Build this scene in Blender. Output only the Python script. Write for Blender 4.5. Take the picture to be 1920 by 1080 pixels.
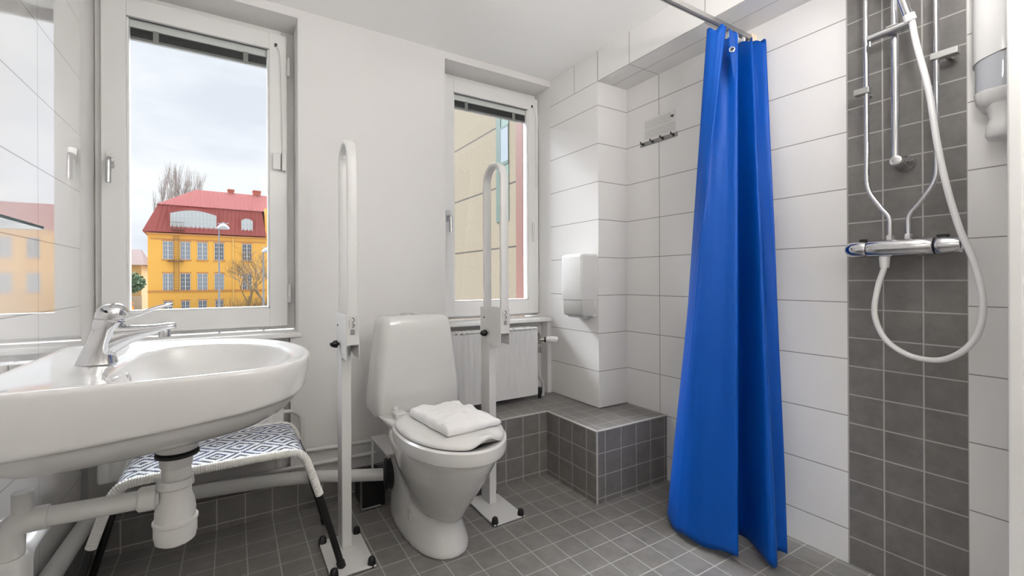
import bpy, bmesh, math, random
from mathutils import Vector, Matrix, noise
for o in list(bpy.data.objects): bpy.data.objects.remove(o)
S = bpy.context.scene
C = S.collection
PI = math.pi
# ------------------------------------------------------------------ camera
F_PX, YAW, PITCH, ROLL, CX, CY, CAMH = 834.56, math.radians(30.93), math.radians(.046), math.radians(.238), 936.63, 524.55, 1.0332
cam_d = bpy.data.cameras.new('camera'); cam = bpy.data.objects.new('camera', cam_d); C.objects.link(cam); S.camera = cam
r0 = Vector((math.cos(YAW), -math.sin(YAW), 0)); f0 = Vector((math.sin(YAW), math.cos(YAW), 0)); zz = Vector((0, 0, 1))
fw = f0*math.cos(PITCH) + zz*math.sin(PITCH); u0 = -f0*math.sin(PITCH) + zz*math.cos(PITCH)
rt = r0*math.cos(ROLL) - u0*math.sin(ROLL); up = r0*math.sin(ROLL) + u0*math.cos(ROLL)
M = Matrix((rt, up, -fw)).transposed().to_4x4(); M.translation = (0, 0, CAMH); cam.matrix_world = M
cam_d.sensor_width = 36; cam_d.lens = F_PX/1920*36
cam_d.shift_x = (960-CX)/1920; cam_d.shift_y = (CY-540)/1920; cam_d.clip_start = .02; cam_d.clip_end = 600
# ------------------------------------------------------------------ world, light, exposure
SKY = 1.12; FILL_LAMP = 106.0; EXPO = 0.22; ZENITH = 2.5; GLOW = 42.0
try: S.cycles.diffuse_bounces = 8; S.cycles.max_bounces = 14
except Exception: pass
S.view_settings.view_transform = 'Standard'; S.view_settings.look = 'None'; S.view_settings.gamma = 1
S.view_settings.use_curve_mapping = False; S.view_settings.exposure = EXPO
w = bpy.data.worlds.new('sky'); S.world = w; w.use_nodes = True
nt = w.node_tree; nt.nodes.clear()
def N(nt, t, **k):
    n = nt.nodes.new(t)
    for a, b in k.items(): setattr(n, a, b)
    return n
out = N(nt, 'ShaderNodeOutputWorld'); bg = N(nt, 'ShaderNodeBackground'); tc = N(nt, 'ShaderNodeTexCoord')
mp = N(nt, 'ShaderNodeMapping'); mp.inputs['Scale'].default_value = (1.6, 1.6, 5.0)
nz = N(nt, 'ShaderNodeTexNoise'); nz.inputs['Scale'].default_value = 1.7; nz.inputs['Detail'].default_value = 5; nz.inputs['Roughness'].default_value = .5
cr = N(nt, 'ShaderNodeValToRGB')
cr.color_ramp.elements[0].position = .34; cr.color_ramp.elements[0].color = (.64, .665, .74, 1)
cr.color_ramp.elements[1].position = .62; cr.color_ramp.elements[1].color = (.85, .855, .89, 1)
sx = N(nt, 'ShaderNodeSeparateXYZ'); mr = N(nt, 'ShaderNodeMapRange')
mr.inputs['From Min'].default_value = .40; mr.inputs['From Max'].default_value = .8
mr.inputs['To Min'].default_value = 1.0; mr.inputs['To Max'].default_value = ZENITH
ml = N(nt, 'ShaderNodeMath', operation='MULTIPLY'); ml.inputs[1].default_value = SKY
nt.links.new(tc.outputs['Generated'], mp.inputs[0]); nt.links.new(mp.outputs[0], nz.inputs['Vector'])
nt.links.new(nz.outputs['Fac'], cr.inputs[0]); nt.links.new(cr.outputs[0], bg.inputs[0])
nt.links.new(tc.outputs['Generated'], sx.inputs[0]); nt.links.new(sx.outputs[2], mr.inputs[0])
# bright lobe added to the sky out of view, to light the room
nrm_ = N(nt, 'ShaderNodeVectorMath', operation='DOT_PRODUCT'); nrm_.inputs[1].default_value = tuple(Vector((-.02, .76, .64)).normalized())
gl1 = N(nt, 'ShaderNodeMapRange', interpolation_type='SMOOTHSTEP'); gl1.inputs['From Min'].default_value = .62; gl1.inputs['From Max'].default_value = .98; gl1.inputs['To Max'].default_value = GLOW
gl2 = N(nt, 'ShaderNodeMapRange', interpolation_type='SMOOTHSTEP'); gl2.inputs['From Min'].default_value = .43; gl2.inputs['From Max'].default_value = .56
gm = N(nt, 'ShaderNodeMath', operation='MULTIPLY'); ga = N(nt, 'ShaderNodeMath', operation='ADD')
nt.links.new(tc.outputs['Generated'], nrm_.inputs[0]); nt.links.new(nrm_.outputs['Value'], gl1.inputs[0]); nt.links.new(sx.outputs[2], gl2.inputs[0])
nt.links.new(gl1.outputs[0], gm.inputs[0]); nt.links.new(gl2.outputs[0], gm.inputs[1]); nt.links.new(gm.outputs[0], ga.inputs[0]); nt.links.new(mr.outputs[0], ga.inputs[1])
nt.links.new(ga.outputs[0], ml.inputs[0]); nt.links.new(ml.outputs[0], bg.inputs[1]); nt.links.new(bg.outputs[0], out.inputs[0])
# room dimensions
XL, XR, YW, ZC, YF = -.475, 1.9155, 2.21, 2.271, -1.0
# two unseen fill lamps added to light the room; their globes emit
FILL_LAMPS = [(1.0, .14), (.9, -.72)]

# ------------------------------------------------------------------ materials
def srgb(r, g, b):
    f = lambda c: (c/255/12.92) if c/255 <= .04045 else ((c/255+.055)/1.055)**2.4
    return (f(r), f(g), f(b), 1)
MATS = {}
def mat(name, col, rough=.5, metal=0, coat=0, spec=.5, bump=0, bscale=200, trans=0, sheen=0):
    if name in MATS: return MATS[name]
    m = bpy.data.materials.new(name); m.use_nodes = True; t = m.node_tree; b = t.nodes['Principled BSDF']
    b.inputs['Base Color'].default_value = col if len(col) == 4 else (*col, 1)
    b.inputs['Roughness'].default_value = rough; b.inputs['Metallic'].default_value = metal
    b.inputs['Coat Weight'].default_value = coat; b.inputs['Coat Roughness'].default_value = .03
    b.inputs['Specular IOR Level'].default_value = spec
    if trans: b.inputs['Transmission Weight'].default_value = trans
    if bump:
        tcn = N(t, 'ShaderNodeTexCoord'); n = N(t, 'ShaderNodeTexNoise'); n.inputs['Scale'].default_value = bscale; n.inputs['Detail'].default_value = 3
        bp = N(t, 'ShaderNodeBump'); bp.inputs['Strength'].default_value = bump; bp.inputs['Distance'].default_value = .002
        t.links.new(tcn.outputs['Object'], n.inputs['Vector']); t.links.new(n.outputs['Fac'], bp.inputs['Height']); t.links.new(bp.outputs[0], b.inputs['Normal'])
    MATS[name] = m; return m
def tile_mat(name, col, grout, gw, ax, rough=.2, coat=0, mottled=0, gcol_rough=.8, spec=.5, bumpd=.0012):
    """ax: dict axis index -> (pitch, offset); joints drawn on faces whose normal is not along that axis"""
    m = bpy.data.materials.new(name); m.use_nodes = True; t = m.node_tree; b = t.nodes['Principled BSDF']; L = t.links.new
    g = N(t, 'ShaderNodeNewGeometry'); sp = N(t, 'ShaderNodeSeparateXYZ'); sn = N(t, 'ShaderNodeSeparateXYZ')
    L(g.outputs['Position'], sp.inputs[0]); L(g.outputs['True Normal'], sn.inputs[0])
    def m1(op, a, bb=None):
        n = N(t, 'ShaderNodeMath', operation=op)
        for i, v in enumerate((a, bb)):
            if v is None: continue
            if isinstance(v, (int, float)): n.inputs[i].default_value = v
            else: L(v, n.inputs[i])
        return n.outputs[0]
    mask = None
    for i, (p, o) in ax.items():
        e = m1('SUBTRACT', sp.outputs[i], o-50*p); e = m1('DIVIDE', e, p); e = m1('FRACT', e); e = m1('SUBTRACT', e, .5); e = m1('ABSOLUTE', e)
        e = m1('GREATER_THAN', e, .5-gw/(2*p)); q = m1('ABSOLUTE', sn.outputs[i]); q = m1('LESS_THAN', q, .5); e = m1('MULTIPLY', e, q)
        mask = e if mask is None else m1('MAXIMUM', mask, e)
    mx = N(t, 'ShaderNodeMix', data_type='RGBA'); mx.inputs['B'].default_value = grout
    L(mask, mx.inputs['Factor'])
    if mottled:
        n = N(t, 'ShaderNodeTexNoise'); n.inputs['Scale'].default_value = 14; n.inputs['Detail'].default_value = 8; n.inputs['Roughness'].default_value = .7
        L(g.outputs['Position'], n.inputs['Vector']); c = N(t, 'ShaderNodeValToRGB')
        c.color_ramp.elements[0].position = .3; c.color_ramp.elements[1].position = .7
        c.color_ramp.elements[0].color = tuple(x*(1-mottled) for x in col[:3])+(1,); c.color_ramp.elements[1].color = tuple(x*(1+mottled) for x in col[:3])+(1,)
        L(n.outputs['Fac'], c.inputs[0]); L(c.outputs[0], mx.inputs['A'])
    else: mx.inputs['A'].default_value = col
    L(mx.outputs['Result'], b.inputs['Base Color'])
    r = N(t, 'ShaderNodeMix', data_type='FLOAT'); r.inputs['A'].default_value = rough; r.inputs['B'].default_value = gcol_rough; L(mask, r.inputs['Factor']); L(r.outputs['Result'], b.inputs['Roughness'])
    b.inputs['Specular IOR Level'].default_value = spec; b.inputs['Coat Weight'].default_value = coat; b.inputs['Coat Roughness'].default_value = .02; b.inputs['Coat IOR'].default_value = 1.75
    if bumpd:
        inv = m1('SUBTRACT', 1.0, mask); bp = N(t, 'ShaderNodeBump'); bp.inputs['Distance'].default_value = bumpd; bp.inputs['Strength'].default_value = .6
        L(inv, bp.inputs['Height']); L(bp.outputs[0], b.inputs['Normal'])
    return m
WT = srgb(226, 224, 222); WG = srgb(142, 139, 135); DT = srgb(114, 111, 108); DG = srgb(176, 173, 168)
m_tile_right = tile_mat('white_wall_tile_right', WT, WG, .0035, {1: (.4153, .7365), 2: (.206, .1241)}, rough=.22)
m_tile_bulk = tile_mat('white_wall_tile_bulkhead', WT, WG, .0035, {1: (.4153, 1.567), 0: (.5, 1.803), 2: (1.0, 2.1075)}, rough=.22)
m_tile_col = tile_mat('white_wall_tile_column', WT, WG, .0035, {2: (.206, .1241)}, rough=.12)
m_tile_left = tile_mat('white_wall_tile_left', WT, WG, .003, {1: (.403, 1.761), 2: (.206, .1221)}, rough=.03, spec=1.0, coat=1.0)
m_dark_band = tile_mat('dark_tile_band', DT, DG, .0042, {1: (.103, .7365), 2: (.103, -.0034)}, rough=.35, mottled=.22)
m_dark_ledge = tile_mat('dark_tile_ledge', DT, DG, .0042, {0: (.103, 1.4849), 1: (.103, 1.495), 2: (.103, .0236)}, rough=.32, mottled=.2)
m_floor = tile_mat('dark_floor_tile', srgb(122, 119, 116), DG, .0042, {0: (.103, 1.4849), 1: (.103, 1.495)}, rough=.28, mottled=.2)
m_wall = mat('white_wall_paint', srgb(220, 218, 216), .6, bump=.05, bscale=300)
m_ceil = mat('ceiling_paint', srgb(247, 246, 244), .45)
m_white = mat('white_gloss_paint', srgb(228, 227, 225), .3)
m_porc = mat('white_porcelain', srgb(212, 211, 209), .08, coat=.5)
m_plastic = mat('white_plastic', srgb(218, 217, 215), .25)
m_steelw = mat('white_powder_coated_steel', srgb(214, 213, 211), .35)
m_black = mat('black_plastic', (.006, .006, .006), .35)
m_rubber = mat('black_rubber', (.01, .01, .01), .6)
m_chrome = mat('chrome', (.66, .66, .67), .07, metal=1)
m_alu = mat('brushed_metal', (.62, .62, .62), .32, metal=1)
m_hose = mat('white_hose_plastic', srgb(232, 231, 230), .3)
m_pipe = mat('white_drain_pipe', srgb(205, 204, 201), .32)
m_cloth = mat('white_cotton', srgb(236, 235, 234), .9, bump=.5, bscale=500)
m_dgrey = mat('dark_slats_and_gap_shade', (.03, .032, .034), .5)
m_grout = mat('grout', WG, .8)
m_greyclear = mat('smoky_clear_plastic', srgb(178, 181, 186), .06, coat=.6)
m_cream = mat('cream_plastic', srgb(226, 212, 186), .4)
m_ink = mat('black_ink', (.02, .02, .02), .7)
m_greyink = mat('grey_ink', srgb(178, 176, 174), .8)
m_silverlabel = mat('light_grey_label', srgb(206, 205, 202), .5)
m_sheet = mat('pale_notice_film', srgb(214, 212, 209), .35)
# glass pane: reflection by fresnel, otherwise see-through
def glass_pane(name, tint=(.97, .985, .98, 1), refl=1.0):
    m = bpy.data.materials.new(name); m.use_nodes = True; t = m.node_tree; t.nodes.clear()
    o = N(t, 'ShaderNodeOutputMaterial'); mi = N(t, 'ShaderNodeMixShader'); tr = N(t, 'ShaderNodeBsdfTransparent'); gl = N(t, 'ShaderNodeBsdfGlossy'); fr = N(t, 'ShaderNodeFresnel')
    tr.inputs[0].default_value = tint; gl.inputs['Roughness'].default_value = .01; fr.inputs[0].default_value = 1.3
    t.links.new(fr.outputs[0], mi.inputs[0]); t.links.new(tr.outputs[0], mi.inputs[1]); t.links.new(gl.outputs[0], mi.inputs[2]); t.links.new(mi.outputs[0], o.inputs[0])
    return m
m_glass = glass_pane('window_glass')

# ------------------------------------------------------------------ mesh helpers
def tag(o, label=None, cat=None, group=None, kind=None):
    if label: o['label'] = label
    if cat: o['category'] = cat
    if group: o['group'] = group
    if kind: o['kind'] = kind
    return o
def empty(name, loc=(0, 0, 0)):
    o = bpy.data.objects.new(name, None); C.objects.link(o); o.location = loc; o.empty_display_size = .05; return o
def obj(name, bm, m, parent=None, smooth=35, bevel=0, sub=0, recalc=True):
    if recalc: bmesh.ops.recalc_face_normals(bm, faces=bm.faces)
    me = bpy.data.meshes.new(name)
    ms = m if isinstance(m, (list, tuple)) else [m]
    for x in ms: me.materials.append(x)
    off = Vector((0, 0, 0))
    if parent is not None:
        off = parent.location.copy(); p = parent.parent
        while p: off += p.location; p = p.parent
    else:
        vs = [v.co for v in bm.verts]
        off = Vector(((min(v.x for v in vs)+max(v.x for v in vs))/2, (min(v.y for v in vs)+max(v.y for v in vs))/2, min(v.z for v in vs)))
    for v in bm.verts: v.co -= off
    bm.to_mesh(me); bm.free()
    if smooth:
        for p in me.polygons: p.use_smooth = True
        try: me.set_sharp_from_angle(angle=math.radians(smooth))
        except Exception: pass
    o = bpy.data.objects.new(name, me); C.objects.link(o)
    if parent is not None: o.parent = parent
    else: o.location = off
    if bevel:
        b = o.modifiers.new('bevel', 'BEVEL'); b.width = bevel; b.segments = 3; b.limit_method = 'ANGLE'; b.angle_limit = math.radians(40)
        b.harden_normals = True
    if sub:
        s = o.modifiers.new('sub', 'SUBSURF'); s.levels = sub; s.render_levels = sub
    return o
def box(bm, x0, x1, y0, y1, z0, z1, mi=0):
    v = [bm.verts.new(p) for p in ((x0, y0, z0), (x1, y0, z0), (x1, y1, z0), (x0, y1, z0), (x0, y0, z1), (x1, y0, z1), (x1, y1, z1), (x0, y1, z1))]
    for f in ((0, 3, 2, 1), (4, 5, 6, 7), (0, 1, 5, 4), (1, 2, 6, 5), (2, 3, 7, 6), (3, 0, 4, 7)):
        fc = bm.faces.new([v[i] for i in f]); fc.material_index = mi
    return v
def B(*a):
    bm = bmesh.new(); box(bm, *a); return bm
def loft(bm, rings, cap0=True, cap1=True, closed=True):
    vs = [[bm.verts.new(p) for p in r] for r in rings]
    n = len(rings[0])
    for a, b in zip(vs, vs[1:]):
        for i in range(n if closed else n-1):
            j = (i+1) % n; bm.faces.new((a[i], a[j], b[j], b[i]))
    if cap0: bm.faces.new(list(reversed(vs[0])))
    if cap1: bm.faces.new(vs[-1])
    return vs
def frame_of(d):
    d = d.normalized(); a = Vector((0, 0, 1)) if abs(d.z) < .9 else Vector((1, 0, 0))
    x = d.cross(a).normalized(); return x, d.cross(x).normalized()
def tube(bm, pts, r, seg=12, caps=True, closed=False):
    pts = [Vector(p) for p in pts]; n = len(pts); rr = r if isinstance(r, (list, tuple)) else [r]*n
    tang = []
    for i in range(n):
        a = pts[(i-1) % n] if (closed or i > 0) else pts[i]; b = pts[(i+1) % n] if (closed or i < n-1) else pts[i]
        tang.append((b-a).normalized())
    x, y = frame_of(tang[0]); rings = []
    for i in range(n):
        x = (x-tang[i]*x.dot(tang[i])).normalized(); y = tang[i].cross(x)
        rings.append([pts[i]+x*math.cos(2*PI*k/seg)*rr[i]+y*math.sin(2*PI*k/seg)*rr[i] for k in range(seg)])
    if closed: rings.append(rings[0])
    loft(bm, rings, caps and not closed, caps and not closed)
def smooth_path(pts, n=8):
    pts = [Vector(p) for p in pts]; out = []
    P = [2*pts[0]-pts[1]]+pts+[2*pts[-1]-pts[-2]]
    for i in range(1, len(P)-2):
        for k in range(n):
            t = k/n; a, b, c, d = P[i-1], P[i], P[i+1], P[i+2]
            out.append(.5*((2*b)+(c-a)*t+(2*a-5*b+4*c-d)*t*t+(3*b-a-3*c+d)*t**3))
    out.append(pts[-1]); return out
def fillet(pts, r, n=6):
    pts = [Vector(p) for p in pts]; out = [pts[0]]
    for i in range(1, len(pts)-1):
        a, b, c = pts[i-1], pts[i], pts[i+1]; d1 = (a-b); d2 = (c-b); q = min(r, d1.length*.49, d2.length*.49)
        p1 = b+d1.normalized()*q; p2 = b+d2.normalized()*q
        for k in range(n+1):
            t = k/n; out.append((1-t)**2*p1+2*t*(1-t)*b+t*t*p2)
    out.append(pts[-1]); return out
def lathe(bm, prof, origin=(0, 0, 0), axis=(0, 0, 1), seg=32, cap0=True, cap1=True):
    o = Vector(origin); d = Vector(axis).normalized(); x, y = frame_of(d)
    loft(bm, [[o+d*z+x*math.cos(2*PI*k/seg)*r+y*math.sin(2*PI*k/seg)*r for k in range(seg)] for r, z in prof], cap0, cap1)
def rrect(cx, cy, hx, hy, r, z, n=6):
    pts = []
    for (sx_, sy_, a0) in ((1, 1, 0), (-1, 1, 90), (-1, -1, 180), (1, -1, 270)):
        for k in range(n+1):
            a = math.radians(a0+90*k/n); pts.append(Vector((cx+sx_*(hx-r)+r*math.cos(a), cy+sy_*(hy-r)+r*math.sin(a), z)))
    return pts
def split_obj(name, bm, m, parent=None, **kw):
    """one object per loose piece of bm"""
    bm.verts.ensure_lookup_table(); seen = set(); out = []
    for v0 in bm.verts:
        if v0 in seen: continue
        st_ = [v0]; seen.add(v0); isl = []
        while st_:
            v = st_.pop(); isl.append(v)
            for e_ in v.link_edges:
                u_ = e_.other_vert(v)
                if u_ not in seen: seen.add(u_); st_.append(u_)
        b2 = bmesh.new(); mp_ = {v: b2.verts.new(v.co) for v in isl}; fs = set(f for v in isl for f in v.link_faces)
        for f in sorted(fs, key=lambda f: f.index): b2.faces.new([mp_[v] for v in f.verts])
        out.append(obj(name, b2, m, parent, **kw))
    bm.free(); return out
def prism_xy(bm, poly, z0, z1):
    loft(bm, [[Vector((x, y, z0)) for x, y in poly], [Vector((x, y, z1)) for x, y in poly]])

# ------------------------------------------------------------------ room shell
ST = 'structure'
tag(obj('floor', B(XL-.1, XR+.1, YF-.1, 2.6, -.08, 0), m_floor, smooth=0), kind=ST)
tag(obj('ceiling', B(XL-.1, XR+.1, YF-.1, 2.5, ZC, ZC+.1), m_ceil, smooth=0), kind=ST)
W1X0, W1X1, W2X0, W2X1, WZ0, WZ1, YO, YN = XL, .257, .985, 1.697, .80, 2.232, 2.50, 2.275
for b_ in ((W1X1, W2X0, YW, YO, 0, ZC),                       # pier between the windows
           (XL-.1, W1X1, YW, YO, WZ1, ZC), (W2X0, W2X1, YW, YO, WZ1, ZC),
           (XL-.1, W1X1, YN, YO, 0, WZ0-.022), (W2X0, W2X1, YN, YO, 0, WZ0-.022),     # recessed breast under each window
           (.222, W1X1, YW, YN, 0, WZ0-.022), (1.668, W2X1, YW, YN, 0, WZ0-.022), (W2X1, XR+.1, YW, YO, 0, ZC)):
    tag(obj('wall_back', B(*b_), m_wall, smooth=0), kind=ST)
bm = bmesh.new(); box(bm, XL-.1, XL, YF, 2.175, 0, ZC)
tag(obj('wall_left', bm, m_tile_left, smooth=0), kind=ST)
tag(obj('trim_1', B(XL-.1, XL-.002, 2.175, YO, 0, ZC), m_wall, smooth=0), kind=ST)
bm = bmesh.new(); box(bm, XR, XR+.1, YF, .4275, 0, ZC); box(bm, XR, XR+.1, .7365, YW, 0, ZC)
tag(obj('wall_right', bm, m_tile_right, smooth=0), kind=ST)
tag(obj('wall_shower_band', B(XR, XR+.1, .4275, .7365, 0, ZC), m_dark_band, smooth=0), kind=ST)
bm = bmesh.new(); box(bm, XL-.1, XR+.1, YF-.1, YF, 0, ZC)
tag(obj('wall_front', bm, m_wall, smooth=0), kind=ST)
bm = bmesh.new(); box(bm, 1.697, XR, 1.79, YW, .34, 2.106)
tag(obj('wall_column', bm, m_tile_col, smooth=0), kind=ST)
bm = bmesh.new(); box(bm, 1.697, XR, YF, YW, 2.106, ZC); 
for v in bm.verts: pass
o = tag(obj('wall_bulkhead', bm, m_tile_bulk, smooth=0), kind=ST)
bm = bmesh.new(); box(bm, 1.6963, 1.6975, 1.788, 1.7915, 2.106, ZC)
obj('grout_line', bm, m_grout, o, smooth=0)
bm = bmesh.new(); box(bm, 1.60, XR, -.12, .284, 0, ZC)
tag(obj('wall_partition', bm, m_wall, smooth=0), kind=ST)
bm = bmesh.new(); box(bm, 1.592, 1.62, .262, .290, 0, ZC)
tag(obj('trim_2', bm, m_white, bevel=.006), kind=ST)
# skirting of dark tiles, back and left
bm = bmesh.new(); box(bm, XL, .93, 2.192, YN, 0, .128)
tag(obj('baseboard_back', bm, m_dark_ledge, smooth=0), kind=ST)
bm = bmesh.new(); box(bm, XL, XL+.012, YF, 2.192, 0, .128)
tag(obj('baseboard_left', bm, m_dark_ledge, smooth=0), kind=ST)
# door behind the viewpoint
dr = empty('door_1', (.7, YF, 0)); tag(dr, kind=ST)
obj('door_leaf', B(.28, 1.16, YF+.001, YF+.04, .01, 2.03), m_white, dr, bevel=.003)
bm = bmesh.new(); box(bm, .20, .275, YF+.001, YF+.05, 0, 2.11); box(bm, 1.165, 1.24, YF+.001, YF+.05, 0, 2.11); box(bm, .20, 1.24, YF+.001, YF+.05, 2.035, 2.11)
obj('door_frame', bm, m_white, dr, bevel=.003)
bm = bmesh.new(); tube(bm, fillet([(.36, YF+.04, 1.0), (.36, YF+.09, 1.0), (.48, YF+.09, 1.0)], .02), .009); obj('door_handle', bm, m_chrome, dr)
# tiled ledge
bm = bmesh.new()
poly = [(.93, 1.905), (1.433, 1.905), (1.433, 1.5265), (XR, 1.5265), (XR, YW), (1.668, YW), (1.668, YN), (W2X0, YN), (W2X0, YW), (.93, YW)]
prism_xy(bm, poly, 0, .335)
L = obj('tiled_ledge', bm, m_dark_ledge, smooth=0)
tag(L, 'low L-shaped ledge clad in small grey tiles beside the toilet', 'ledge')
bm = bmesh.new()
path = [(.93, 1.905), (1.433, 1.905), (1.433, 1.5265), (XR, 1.5265)]
e = .006
box(bm, .93, 1.433, 1.905-.003, 1.905+e, .331, .3365); box(bm, 1.433-.003, 1.433+e, 1.5265-.003, 1.905, .331, .3365); box(bm, 1.433, XR, 1.5265-.003, 1.5265+e, .331, .3365)
box(bm, 1.431, 1.437, 1.5245, 1.5305, 0, .335)
tr = obj('edge_strip', bm, mat('edge_profile', srgb(190, 188, 184), .5), L, smooth=0)
tr.location = (0, 0, 0)
# fix parent offset for mesh-rooted things: children built in world space
def attach(child, parent): pass

# ------------------------------------------------------------------ windows
def window(name, x0, x1, gx0, gx1, label_side, handle_left=True):
    """fixed frame, casement with pane, blind, handle, hinges"""
    w_ = empty(name, ((x0+x1)/2, 2.4, WZ0)); tag(w_, kind=ST)
    yf, yc = 2.372, 2.335
    bm = bmesh.new(); z0, z1 = WZ0+.004, WZ1
    cx0, cx1, cz0, cz1 = gx0-.078, gx1+.074, .822, 2.196
    box(bm, x0, cx0+.02, yf, yf+.09, z0, z1); box(bm, cx1-.02, x1, yf, yf+.09, z0, z1)
    box(bm, cx0+.02, cx1-.02, yf, yf+.09, z0, cz0+.02); box(bm, cx0+.02, cx1-.02, yf, yf+.09, cz1-.02, z1)
    obj('window_frame', bm, m_white, w_, bevel=.002)
    gz0, gz1 = .907, 2.117
    bm = bmesh.new()
    box(bm, cx0, gx0, yc, yc+.062, cz0, cz1); box(bm, gx1, cx1, yc, yc+.062, cz0, cz1)
    box(bm, gx0, gx1, yc, yc+.062, cz0, gz0); box(bm, gx0, gx1, yc, yc+.062, gz1+.004, cz1)
    # inner glazing bead
    for a in ((gx0, gx0+.008, gz0, gz1), (gx1-.008, gx1, gz0, gz1), (gx0, gx1, gz0, gz0+.008)):
        box(bm, a[0], a[1], yc+.006, yc+.05, a[2], a[3])
    ca = obj('casement', bm, m_white, w_, bevel=.0018)
    bm = bmesh.new(); box(bm, gx0, gx1, yc+.012, yc+.014, gz1-.0015, gz1+.0025); obj('gap_shade_strip', bm, m_dgrey, ca, smooth=0)  # solid dark strip stands in for the shade in the gap above the glass
    bm = bmesh.new(); box(bm, gx0+.006, gx1-.006, yc+.020, yc+.024, gz0, gz1); obj('pane', bm, m_glass, ca, smooth=0)
    # raised blind between the panes: white head rail, stack of dark slats, two clips
    bl = empty('blind', (0, 0, 0)); bl.parent = w_; bl.location = (0, 0, 0)
    bm = bmesh.new(); box(bm, gx0+.008, gx1-.008, yc+.026, yc+.046, gz1-.028, gz1); obj('head_rail', bm, m_white, bl, smooth=0)
    bm = bmesh.new()
    for k in range(9): box(bm, gx0+.010, gx1-.010, yc+.027, yc+.045, gz1-.031-.0038*k-.0026, gz1-.031-.0038*k)
    obj('slats', bm, m_dgrey, bl, smooth=0)
    bm = bmesh.new(); box(bm, gx0+.010, gx1-.010, yc+.028, yc+.044, gz1-.077, gz1-.066); obj('bottom_rail', bm, mat('grey_rail', srgb(128, 128, 126), .5), bl, smooth=0)
    for cxk in (gx0+.095, gx1-.095):
        bm = bmesh.new(); box(bm, cxk-.010, cxk+.010, yc+.024, yc+.027, gz1-.081, gz1-.026); obj('clip', bm, mat('clear_clip', srgb(150, 150, 147), .4), bl, bevel=.001)
    # handle on the left stile
    hx = gx0-.048 if name == 'window_1' else gx0-.040; hz = 1.51 if name == 'window_1' else 1.39
    h = empty('handle', (0, 0, 0)); h.parent = w_
    bm = bmesh.new(); loft(bm, [[Vector((p.x, yc-q, p.y)) for p in [Vector((v.x, v.y)) for v in rrect(hx, hz+.012, .0125, .032, .006, 0)]] for q in (0, .009)])
    obj('handle_plate', bm, m_alu, h)
    bm = bmesh.new(); tube(bm, fillet([(hx, yc-.008, hz+.012), (hx, yc-.042, hz+.012), (hx, yc-.046, hz-.085)], .018), [.009]*16, 12)
    obj('handle_grip', bm, m_alu, h)
    # hinges on the right stile, pull cord and its holder
    for hz_ in (2.06, .98):
        bm = bmesh.new(); lathe(bm, [(.006, 0), (.008, .003), (.008, .085), (.006, .088)], (cx1+.009, yc+.006, hz_-.05), seg=14); obj('hinge', bm, m_white, w_)
    bm = bmesh.new(); tube(bm, smooth_path([(cx1-.045, yc-.002, 2.14), (cx1-.028, yc-.012, 2.08), (cx1-.022, yc-.010, 1.8), (cx1-.02, yc-.006, 1.62)]), .0018, 6); obj('blind_cord', bm, m_plastic, w_)
    bm = bmesh.new(); box(bm, cx1-.052, cx1-.040, yc-.004, yc, 2.135, 2.15); obj('cord_guide', bm, m_dgrey, w_, smooth=0)
    if name == 'window_1':
        bm = bmesh.new(); box(bm, cx1-.062, cx1-.028, yc-.022, yc, 1.555, 1.63); box(bm, cx1-.024, cx1-.004, yc-.03, yc, 1.55, 1.64); split_obj('cord_holder', bm, m_plastic, w_, bevel=.004)
    else:
        bm = bmesh.new(); box(bm, cx1-.05, cx1-.034, yc-.012, yc, 1.28, 1.40); obj('cord_holder', bm, m_plastic, w_, bevel=.005)
    return w_
window('window_1', W1X0, W1X1, -.371, .149, '')
window('window_2', W2X0, W2X1, 1.095, 1.618, '')
def sill(x0, x1, lab):
    bm = bmesh.new(); box(bm, x0, x1, YW-.012, 2.37, WZ0-.022, WZ0)
    return bm
s1 = obj('window_sill', sill(XL+.001, W1X1+.012, ''), m_white, bevel=.004); tag(s1, 'white window sill board behind the washbasin, under the left window', 'window sill')
s2 = obj('window_sill', sill(.955, 1.695, ''), m_white, bevel=.004); tag(s2, 'white window sill board above the radiator beside the toilet', 'window sill')

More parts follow.
